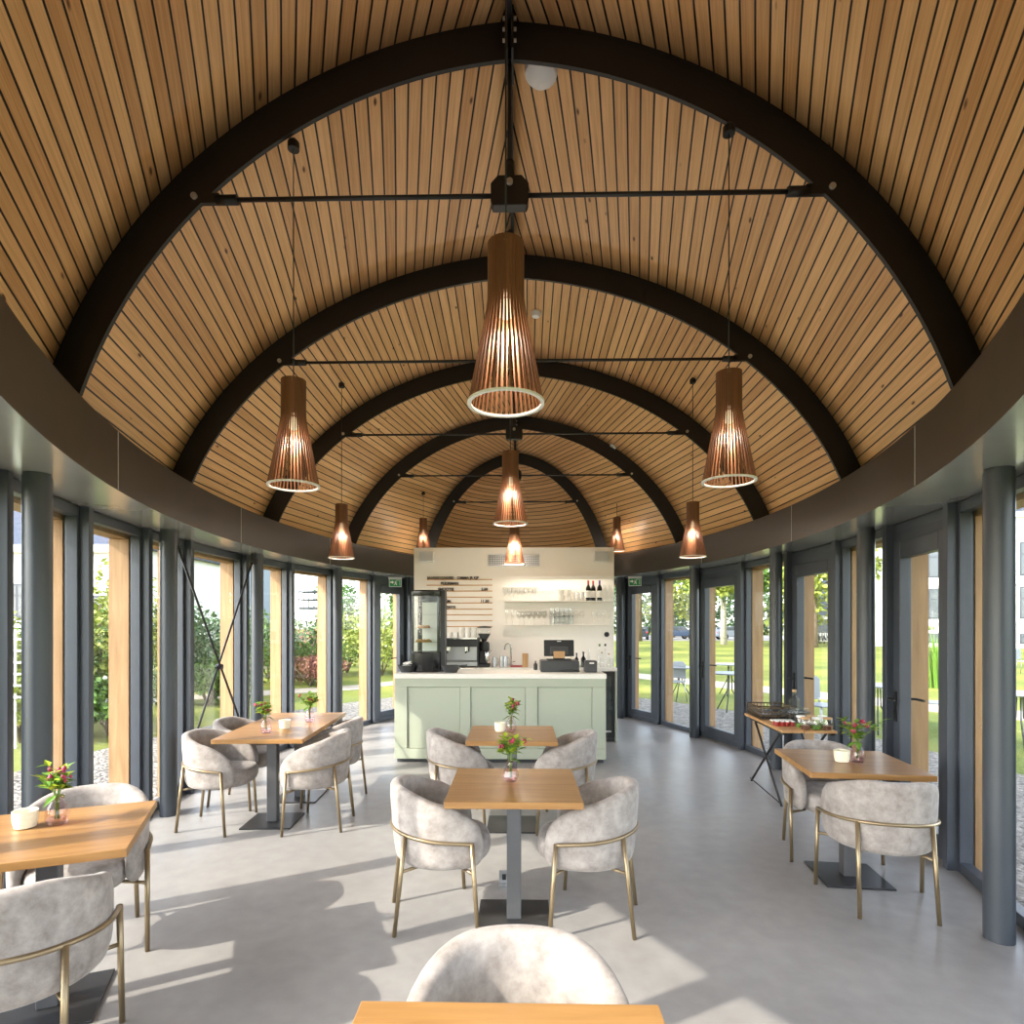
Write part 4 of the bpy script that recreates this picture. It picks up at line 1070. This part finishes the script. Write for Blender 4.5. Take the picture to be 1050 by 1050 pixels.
for k in range(8):
    x,y=T(-.19+.045*(k%4),-.20-.05*(k//4)); j=thing('jam_jar','tiny red jam jar in the rows at the near end of the side table','jar',(x,y,TZ),0,'small red jam jars'); m=MB(); m.lathe([(.017,0),(.019,.002),(.019,.036),(.016,.04)],n=12); m.build('jar_body',M['red'],j); m=MB(); m.lathe([(.018,.04),(.018,.05),(.0001,.05)],n=12); m.build('lid',M['white_plastic'],j)
x,y=T(.06,-.02); cs=thing('cake_stand','black footed cake stand on the side table','stand',(x,y,TZ)); m=MB(); m.lathe([(.06,0),(.055,.012),(.018,.02),(.016,.085),(.0001,.085)],n=20); m.build('foot',M['blackgloss'],cs); m=MB(); m.lathe([(.0001,.085),(.12,.092),(.135,.10),(.135,.106),(.0001,.10)],n=30); m.build('plate',M['blackgloss'],cs)
bottle(x+.0,y+.02,TZ+.101,.21,.045,M['clear'],M['cork'],'clear corked carafe standing on the black cake stand')
for k in range(6):
    xx,yy=T(-.01+.095*(k%3),-.32-.105*(k//3)); j=thing('storage_jar','small clear jar with brown lid at the near edge of the side table','jar',(xx,yy,TZ),0,'clear jars on the side table'); m=MB(); m.lathe_open([(.03,0),(.042,.004),(.045,.06),(.036,.095)],n=14); m.build('jar_body',M['clear'],j); m=MB(); m.lathe([(.034,.004),(.038,.04),(.0001,.04)],n=12); m.build('filling',M['copper'] if k%2 else M['green'],j); m=MB(); m.lathe([(.038,.095),(.038,.11),(.0001,.11)],n=14); m.build('lid',M['kraft'] if k%2 else M['ceramic'],j)
for k in range(3):
    xx,yy=T(.0+.07*k,.09); put('tumbler','tumbler','glass',xx+.06,yy-.01,TZ,'clear tumbler behind the cake stand on the side table','tumblers on the side table')
# floor socket
fb=thing('floor_socket','open metal floor socket behind the centre table pedestal','socket',(-.085,3.72,0)); m=MB(); m.bx(-.035,.035,-.035,.035,0,.006); m.build('frame',M['steelbr'],fb); m=MB(); m.bx(-.033,.033,.028,.036,.006,.09); m.build('hinged_lid',M['steelbr'],fb,bevel=.002); m=MB(); m.bx(-.012,.012,.024,.028,.03,.065); m.build('outlet',M['black'],fb)

# ------------------------------------------------------------------ outdoors
GZ=-.08
# garden path on the right, parking
m=MB(); m.prism([(2.5,21),(4.2,18.2),(8.4,11.4),(16,4),(17,5),(9.2,12.6),(5.0,19.5),(3.2,22.3)],GZ,GZ+.012,'z'); struct(m.build('garden_path',M['path']))
m=MB(); m.bx(-10,70,62,90,GZ,GZ+.015); struct(m.build('parking_ground',M['asphalt']))
m=MB(); m.prism([(-20,14),(-8.5,12.5),(-4.2,15.5),(-2.0,19),(-2.0,20),(-4.6,16.6),(-8.6,13.6),(-20,15.2)],GZ,GZ+.012,'z'); struct(m.build('garden_path',M['path']))
def foliage(c,rad,n,size,rnd,m):
    for _ in range(n):
        while True:
            p=Vector((rnd.uniform(-1,1),rnd.uniform(-1,1),rnd.uniform(-1,1)))
            if .25<p.length<1: break
        p=p.normalized()*(p.length**.4)*rnd.uniform(.82,1.05)
        q=Vector(c)+Vector((p.x*rad[0],p.y*rad[1],p.z*rad[2]))
        d=Vector((rnd.gauss(0,1),rnd.gauss(0,1),rnd.gauss(0,.7))).normalized()
        m.leaf(q,d,Vector((rnd.gauss(0,1),rnd.gauss(0,1),1)),size*rnd.uniform(.7,1.4),size*rnd.uniform(.5,.9))
def tree(x,y,h,cr,label,seed,leafm,barkm,trunk=.25,n=1500,ls=.5,low=.3):
    rnd=random.Random(seed); t=thing('tree',label,'tree',(x,y,GZ)); m=MB()
    m.tube([(0,0,0),(rnd.uniform(-.1,.1),0,h*.3),(rnd.uniform(-.3,.3),rnd.uniform(-.2,.2),h*.62),(0,0,h*.85)],[trunk,trunk*.8,trunk*.55,trunk*.15],9)
    m.build('trunk',barkm,t)
    m=MB()
    for k in range(5):
        a=k*1.3+rnd.random(); m.tube([(0,0,h*(.35+.08*k)),(cr*.5*math.cos(a),cr*.5*math.sin(a),h*(.5+.07*k))],[trunk*.4,trunk*.12],6)
    m.build('branches',barkm,t)
    m=MB()
    for k in range(9):
        a=rnd.random()*2*PI; rr=cr*rnd.uniform(.1,.65); zz=h*rnd.uniform(low+.15,.86)
        s_=rnd.uniform(.38,.6)*cr; foliage((rr*math.cos(a),rr*math.sin(a),zz),(s_,s_,s_*.75),n//9,ls,rnd,m)
    m.build('foliage',leafm,t)
    return t
def shrub(x,y,w,h,label,seed,leafm,n=700,ls=.16,flowers=None,z=GZ,name='shrub'):
    rnd=random.Random(seed); t=thing(name,label,'shrub',(x,y,z)); m=MB()
    for k in range(6): a=rnd.random()*6.3; m.tube([(0,0,0),(.5*w*.5*math.cos(a),.5*w*.5*math.sin(a),h*.7)],[.03,.01],5)
    m.build('stems',M['bark'],t); m=MB()
    for k in range(6):
        foliage((rnd.uniform(-.3,.3)*w,rnd.uniform(-.3,.3)*w,h*rnd.uniform(.3,.72)),(w*.34,w*.34,h*.30),n//6,ls,rnd,m)
    m.build('foliage',leafm,t)
    if flowers:
        m=MB()
        for k in range(26): a=rnd.random()*6.3; r=w*.5*rnd.random()**.4; m.ball((r*math.cos(a),r*math.sin(a),h*rnd.uniform(.3,.95)),rnd.uniform(.03,.055),6)
        m.build('flowers',flowers,t)
    return t
def wx(u,d): 
    a=(u-518)/610; return a*d-.0209*d, d+a*d*.0209
# right: trees near parking
TR=[(742,50,13,4.5,'tall tree with pale mottled trunk seen through the second door from the far right','leaf_a','bark_pale',.28),
    (727,46,12,3.5,'tree with pale trunk close left of the mottled one','leaf_c','bark_pale',.22),
    (655,60,15,6,'dark broad tree beyond the parked cars, behind the far right door','leaf_b','bark',.35),
    (690,76,14,5,'light green tree behind the blue car','leaf_c','bark',.3),
    (775,58,14,5,'leafy tree right of the mottled trunks','leaf_a','bark',.3),
    (835,44,11,4.0,'dense tree with yellowing leaves seen through the middle right door','leaf_c','bark',.28),
    (815,76,17,6,'tall dark tree behind the yellowing one','leaf_b','bark',.35),
    (620,75,17,7,'far tree row at the back end of the lawn','leaf_b','bark',.4),
    (710,80,18,8,'farthest tall tree behind the parking','leaf_b','bark',.4),
    (870,75,14,6,'far tree left of the white mansion','leaf_a','bark',.3)]
for k,(u,d,h,cr,lab,lm,bk,tk) in enumerate(TR):
    x,y=wx(u,d); tree(x,y,h,cr,lab,40+k,M[lm],M[bk],tk,2600,.46,.05 if k in (5,3,2,6,7,8,9) else .22)
for k,(x,y,h,cr) in enumerate(((.5,17.5,8.5,2.6),(-1.5,27,10,3.2),(1,37,10,3.4),(-1,49,11,4))):  # unseen trees, added to throw shadow bands across the right lawn
    tree(x,y,h,cr,'unseen lawn tree added behind the bar wall to shade the grass, %s row from the building'%ORD[k],140+k,M['leaf_a'],M['bark'],.22,1500,.42,.2)
rnd=random.Random(77); hx0,_=wx(600,92); hx1,_=wx(960,92)
hd=thing('hedge','long tall green hedge closing off the lawn beyond the parked cars','hedge',((hx0+hx1)/2,93,GZ)); m=MB()
for k in range(26): foliage(((hx1-hx0)*(k/25-.5),0,rnd.uniform(2.0,3.5)),(2.6,1.6,rnd.uniform(2.6,4.0)),170,.8,rnd,m)
m.build('foliage',M['leaf_b'],hd); m=MB()
for k in range(26): m.tube([((hx1-hx0)*(k/25-.5),0,0),((hx1-hx0)*(k/25-.5),0,3)],.12,6)
m.build('stems',M['bark'],hd)
def car(u,d,rz,mat,label,seed):
    x,y=wx(u,d); t=thing('car',label,'car',(x,y,GZ+.015),rz)
    m=MB(); m.prism([(-2.1,.35),(2.1,.35),(2.15,.7),(1.9,.9),(1.1,.98),(.6,1.42),(-1.2,1.45),(-1.85,1.0),(-2.12,.9)],-.85,.85,'y'); m.build('body',mat,t,bevel=.06)
    m=MB()
    for s_ in(-1,1): m.prism([(.95,1.0),(.52,1.37),(-1.12,1.39),(-1.6,1.02)],s_*.852,s_*.862,'y')
    m.prism([(-.7,1.02),(.7,1.02),(.62,1.38),(-.62,1.38)],-1.63,-1.60,'x'); m.build('windows',M['winglass'],t)
    for sx in(-1.3,1.3):
        for sy in(-.8,.8):
            m=MB(); m.tube([(sx,sy-.1,.33),(sx,sy+.1,.33)],.33,16); w_=m.build('wheel',M['rubber'],t); m=MB(); m.tube([(sx,sy-.115,.33),(sx,sy+.115,.33)],.18,12); m.build('rim',M['steelbr'],w_)
    m=MB()
    for sy in(-.7,.7): m.box((-2.12,sy,.82),(.06,.2,.14))
    m.build('tail_lamps',M['redlamp'],t)
car(656,66,D(80),M['car_dark'],'dark car parked behind the far right door pane',1); car(694,68,D(10),M['car_blue'],'blue car parked at the far lawn edge',2); car(722,69,D(60),M['car_silver'],'silver car parked right of the blue one',3); car(752,66,D(5),M['car_silver'],'silver car right of the mottled tree trunk',4); car(770,70,D(60),M['car_dark'],'dark car behind the leafy tree trunks',5)
# white mansion
def window_unit(par,x,z,w,h,y=-.04):
    m=MB(); m.bx(x-w/2,x+w/2,y,y+.05,z,z+h); f=m.build('window',M['frame'],par)
    m=MB(); m.bx(x-w/2+.1,x-.04,y-.01,y,z+.1,z+h*.62); m.bx(x+.04,x+w/2-.1,y-.01,y,z+.1,z+h*.62); m.bx(x-w/2+.1,x-.04,y-.01,y,z+h*.62+.08,z+h-.1); m.bx(x+.04,x+w/2-.1,y-.01,y,z+h*.62+.08,z+h-.1); m.build('panes',M['winglass'],f)
x0,y0=wx(893,46); x1,y1=wx(1180,40)
ang=math.atan2(y1-y0,x1-x0); L=math.hypot(x1-x0,y1-y0)
mh=thing('mansion','large white mansion with slate roof seen through the right-hand windows','house',(x0,y0,GZ),ang)
m=MB(); m.bx(0,L,0,10,0,9.6); m.build('wall',M['render_white'],mh)
m=MB(); m.bx(-.3,L+.3,-.35,10.3,9.4,9.75); m.build('cornice',M['render_white'],mh)
m=MB(); m.prism([(-.3,9.75),(L+.3,9.75),(L-3,13.5),(3,13.5)],-.35,10.3,'y'); m.build('roof',M['slate'],mh)
for zz in (4.55,1.75):
    m=MB(); m.bx(-.05,L+.05,-.1,0,zz,zz+.12); m.build('string_course',M['render_white'],mh)
k=0; xx=1.6
while xx<L-1:
    window_unit(mh,xx,5.2,1.3,2.4); window_unit(mh,xx,2.1,1.3,2.3); window_unit(mh,xx,.3,1.3,.75); xx+=2.75
# grey house and bicycles behind the middle right door
x,y=wx(842,58); hs=thing('garden_house','grey gabled house beyond the lawn, through the middle right door','house',(x+1.5,y,GZ),D(-6))
m=MB(); m.bx(-3,4,0,6,0,2.6); m.build('wall',M['render_white'],hs); m=MB(); m.prism([(-3.3,2.6),(4.3,2.6),(.5,6.3)],-.3,6.3,'y'); m.build('roof',M['slate'],hs); window_unit(hs,-1.2,.9,1.2,1.3); window_unit(hs,2.0,.9,1.2,1.3)
for k in range(6):
    x,y=wx(829+k*3.6,52); b=thing('bicycle','parked bicycle in the row at the far lawn edge, %s from the left'%ORD[k],'bicycle',(x,y,GZ),D(70+5*(k%3)),'row of parked bicycles')
    m=MB()
    for sx in (-.52,.52): m.tube([(sx+.33*math.cos(a*PI/8),0,.34+.33*math.sin(a*PI/8)) for a in range(16)],.022,5,closed=True)
    m.build('wheels',M['rubber'],b); m=MB(); m.tube([(-.52,0,.34),(-.15,0,.85),(.38,0,.85),(.0,0,.3),(-.52,0,.34)],.02,5); m.tube([(0,0,.3),(-.18,0,.95)],.02,5); m.tube([(.52,0,.34),(.36,0,1.0)],.02,5); m.build('frame',M['car_dark'],b); m=MB(); m.tube([(.36,-.28,1.02),(.36,.28,1.02)],.015,5); m.build('handlebar',M['chrome'],b); m=MB(); m.bx(-.3,-.06,-.07,.07,.94,1.0); m.build('saddle',M['rubber'],b)
# terrace furniture outside right
def bistro_table(u,d,label):
    x,y=wx(u,d); t=thing('terrace_table',label,'table',(x,y,-.05)); m=MB(); m.lathe([(.0001,.72),(.36,.72),(.37,.73),(.37,.745),(.0001,.745)],n=26); m.build('tabletop',M['terrace'],t)
    for k in range(3): a=k*2*PI/3; m=MB(); m.tube([(.04*math.cos(a),.04*math.sin(a),.72),(.05*math.cos(a),.05*math.sin(a),.4),(.3*math.cos(a),.3*math.sin(a),0)],.012,7); m.build('leg',M['steel'],t)
def terrace_chair(u,d,rz,label):
    x,y=wx(u,d); t=thing('terrace_chair',label,'chair',(x,y,-.05),rz); m=MB(); m.bx(-.21,.21,-.21,.21,.43,.455); m.build('seat',M['terrace'],t,bevel=.02); m=MB(); m.prism([(-.2,.50),(.2,.50),(.19,.82),(.12,.87),(-.12,.87),(-.19,.82)],.2,.225,'y'); m.build('backrest',M['terrace'],t,bevel=.008)
    for sx in(-1,1):
        for sy in(-1,1): m=MB(); m.tube([(sx*.18,sy*.18,.44),(sx*.22,sy*.23,0)],.011,6); m.build('leg',M['steelbr'],t)
        m=MB(); m.tube([(sx*.17,.19,.44),(sx*.17,.215,.55)],.011,6); m.build('back_post',M['steelbr'],t)
bistro_table(748,11.6,'round grey terrace table outside the second far right door'); bistro_table(697,13.2,'round grey terrace table outside the far right window'); bistro_table(748,14.2,'round grey terrace table farther out behind the near one'); terrace_chair(842,9.2,D(20),'grey terrace chair outside the middle right door'); terrace_chair(689,13.0,D(-60),'grey terrace chair beside the far terrace table'); bistro_table(900,9.3,'round grey terrace table seen between column and post on the right'); terrace_chair(958,9.5,D(60),'grey terrace chair outside the nearest right door'); bistro_table(1046,8.2,'round pale terrace table outside at the right picture edge')
terrace_chair(1052,20,D(30),'grey garden chair far out on the lawn at the right edge')
def tuft(u,d,h,label,seed):
    x,y=wx(u,d); rnd=random.Random(seed); t=thing('ornamental_grass',label,'plant',(x,y,GZ)); m=MB()
    for k in range(170):
        a=rnd.random()*6.3; r=rnd.uniform(0,.25); l=rnd.uniform(.6,1)*h; sp=rnd.uniform(.05,.45)
        p0=Vector((r*math.cos(a),r*math.sin(a),0)); p1=p0+Vector((sp*.5*math.cos(a),sp*.5*math.sin(a),l*.7)); p2=p0+Vector((sp*1.2*math.cos(a),sp*1.2*math.sin(a),l)); s_=Vector((-math.sin(a),math.cos(a),0))*.012
        b=m.verts([p0-s_,p0+s_,p1+s_,p1-s_,p2]); m.face((b,b+1,b+2,b+3)); m.face((b+3,b+2,b+4))
    m.build('blades',M['green'],t); m=MB()
    for k in range(14):
        a=rnd.random()*6.3; m.tube([(0,0,0),(.25*math.cos(a),.25*math.sin(a),h*1.05)],[.006,.003],4); m.ball((.25*math.cos(a),.25*math.sin(a),h*1.08),.02,6,3)
    m.build('seed_heads',M['stem'],t)
tuft(962,16,1.5,'tall ornamental grass clump on the lawn before the white mansion',5)
# left: bank with shrubs, houses
m=MB(); m.prism([(-60,GZ),(-9.5,GZ),(-11.5,.9),(-60,2.4)],4.0,26,'y'); struct(m.build('garden_bank',M['soil']))
SH=[(22,8.6,1.6,2.0,'leaf_c','green bush at the far left window beside the white lattice'),(105,10.2,2.2,2.9,'leaf_c','tall yellow green bush in the second left window'),(112,9.2,1.2,1.0,'leaf_a','low white flowering bush on the left bank'),
    (150,12.5,1.9,2.5,'leaf_c','yellowish bush between column and mullion on the left'),(220,15,2.6,2.6,'leaf_b','dark bush in front of the grey house on the left'),(214,12.6,1.4,1.0,'leaf_a','low bush at the foot of the dark one'),
    (262,17,2.4,2.2,'leaf_a','green bush behind the column right of the cross rods'),(275,18.5,2.4,1.9,'leaf_b','dark low bush in the pane right of the cross rods'),(310,19.5,3.0,2.0,'leaf_a','round green bush below the railed platform'),(318,16.5,2.0,.9,'leaf_red','low reddish bush in the pane below the railed platform'),
    (356,21,3.0,2.3,'leaf_c','sunlit yellow bush left of the far door'),(350,24,2.2,3.6,'leaf_b','slim dark conifer-like shrub rising left of the far door'),(392,20,2.8,2.4,'leaf_c','flowering pale bush seen through the far left door'),(406,22,2.6,2.7,'leaf_a','green bush at the right of the far left door'),(380,24,2.6,2.2,'leaf_b','dark bush behind the pale one at the far left door'),
    (60,10,2.0,2.2,'leaf_a','green bush hidden behind the nearest left column'),(186,13,2.0,2.4,'leaf_b','dark bush behind the timber post left of the cross rods'),(420,23,3,2.5,'leaf_a','bush beyond the left end of the counter')]
for k,(u,d,w,h,lm,lab) in enumerate(SH):
    x,y=wx(u,d); z=GZ
    if x<-9.5 and 4<y<26: z=max(GZ,GZ+(.98)*min(1,(-9.5-x)/2)) 
    shrub(x,y,w,h,lab,80+k,M[lm],1900,.11,M['paper'] if k in(2,12,10) else None,z)
for k in range(12):
    rnd=random.Random(300+k); x,y=-9.4-rnd.random()*.9,7+k*1.25; m=MB(); m.ball((0,0,0),.22,7,.6); o=m.build('boulder',M['stone']); o.location=(x,y,GZ+.12+max(0,(-9.5-x)*.45)); o.scale=(rnd.uniform(.7,1.6),rnd.uniform(.7,1.5),rnd.uniform(.6,1.2)); tag(o,'pale boulder along the foot of the left garden bank','boulder','boulders on the garden bank')
def house(u0,u1,d,eave,ridge,wallm,label,rz=0,dep=8,wins=((.3,.45),(.7,.45))):
    xa,ya=wx(u0,d); xb,yb=wx(u1,d); L=math.hypot(xb-xa,yb-ya); t=thing('house',label,'house',(xa,ya,GZ),math.atan2(yb-ya,xb-xa)+rz)
    m=MB(); m.bx(0,L,0,dep,0,eave); m.build('wall',wallm,t); m=MB(); m.bx(-.25,L+.25,-.3,.0,eave-.3,eave); m.build('gutter',M['render_white'],t)
    m=MB(); m.prism([(-.3,eave),(dep+.3,eave),(dep/2,ridge)],-.3,L+.3,'x'); m.build('roof',M['slate'],t)
    for fx,fz in wins: window_unit(t,L*fx,eave*fz,1.1,1.4)
    return t
house(-160,128,24,4.9,8.0,M['render_white'],'low white house with navy slate roof in the left windows',0,8,((.3,.4),(.62,.4),(.72,.4),(.93,.3)))
house(196,229,36,6.0,8.0,M['grey_cladding'],'grey blue clad house behind the cross rods',0,8,())
# garden trellis, brick wall, platform, pole
x,y=wx(23,8.2); tr=thing('trellis','white lattice trellis by the first left window','trellis',(x,y,GZ)); m=MB()
for k in range(6): m.bx(-.25,.25,-.01,.01,.7+k*.16,.725+k*.16)
for k in range(5): m.bx(-.25+k*.12,-.225+k*.12,.01,.03,0,1.65)
m.build('lattice',M['white_plastic'],tr)
x,y=wx(300,27); xb,yb=wx(345,27); m=MB(); m.bx(0,xb-x,0,.25,0,1.5); o=m.build('brick_wall',M['brick']); o.location=(x,y,GZ); tag(o,'low reddish brick garden wall seen left of the far door','wall')
x,y=wx(317,34); pf=thing('railed_platform','dark railed platform on a mast above the bushes on the left','platform',(x,y,GZ)); m=MB(); m.bx(-.45,.7,-.45,.45,2.55,2.7); m.build('deck',M['steel'],pf); m=MB(); m.tube([(.72,0,0),(.72,0,2.6)],.12,8); m.build('mast',M['steel'],pf); m=MB()
for z in (3.1,3.55): m.tube([(-.45,-.45,z),(.7,-.45,z),(.7,.45,z),(-.45,.45,z)],.045,5,closed=True)
for sx in (-.45,.12,.7):
    for sy in (-.45,.45): m.tube([(sx,sy,2.7),(sx,sy,3.55)],.035,5)
m.build('railing',M['steel'],pf)
x,y=wx(394,34); po=thing('light_mast','pale slender mast seen through the far left door','mast',(x,y,GZ)); m=MB(); m.tube([(0,0,0),(0,0,5.2)],[.1,.08],8); m.build('pole',M['grey_plastic'],po); m=MB(); m.bx(-.12,.12,-.12,.12,5.2,5.35); m.build('cap',M['grey_plastic'],po)
for u,d,lab,k in ((60,40,'broad tree behind the white house on the left',1),(270,48,'tree far behind the bushes right of the cross rods',2),(345,52,'far tree left of the exit door',3),(415,56,'far tree behind the left end of the counter',4)):
    x,y=wx(u,d); tree(x,y,5.5 if k>1 else 8,2.6,lab,200+k,M['leaf_a'],M['bark'],.2,1200,.4,.1)

# ------------------------------------------------------------------ light, world, camera
w=bpy.data.worlds.new('sky'); S.world=w; w.use_nodes=True; nt=w.node_tree
bg=nt.nodes['Background']; sk=nt.nodes.new('ShaderNodeTexSky'); sk.sky_type='NISHITA'; sk.sun_disc=False; sk.sun_elevation=D(35); sk.sun_rotation=D(241); sk.air_density=1.0; sk.dust_density=1.2; sk.ozone_density=1.0
hs_=nt.nodes.new('ShaderNodeHueSaturation'); hs_.inputs['Saturation'].default_value=.45; nt.links.new(sk.outputs[0],hs_.inputs['Color']); nt.links.new(hs_.outputs[0],bg.inputs[0]); bg.inputs[1].default_value=.62
sd=bpy.data.lights.new('sun','SUN'); sd.energy=4.1; sd.angle=D(.6); sd.color=(1,.92,.80)
so=bpy.data.objects.new('sun',sd); COL.objects.link(so)
el=D(34); dv=Vector((.877*math.cos(el),.48*math.cos(el),-math.sin(el)))
so.rotation_euler=dv.to_track_quat('-Z','Y').to_euler(); so.location=(-8,-5,10)
cam=bpy.data.cameras.new('camera'); co=bpy.data.objects.new('camera',cam); COL.objects.link(co); S.camera=co
co.location=(0,0,1.64); co.rotation_euler=(PI/2,0,D(1.2)); cam.sensor_width=36; cam.lens=610/1050*36; cam.shift_x=7/1050; cam.shift_y=115/1050; cam.clip_start=.05; cam.clip_end=500
S.view_settings.view_transform='Standard'; S.view_settings.look='None'; S.view_settings.gamma=1; S.view_settings.use_curve_mapping=False; S.view_settings.exposure=0.95
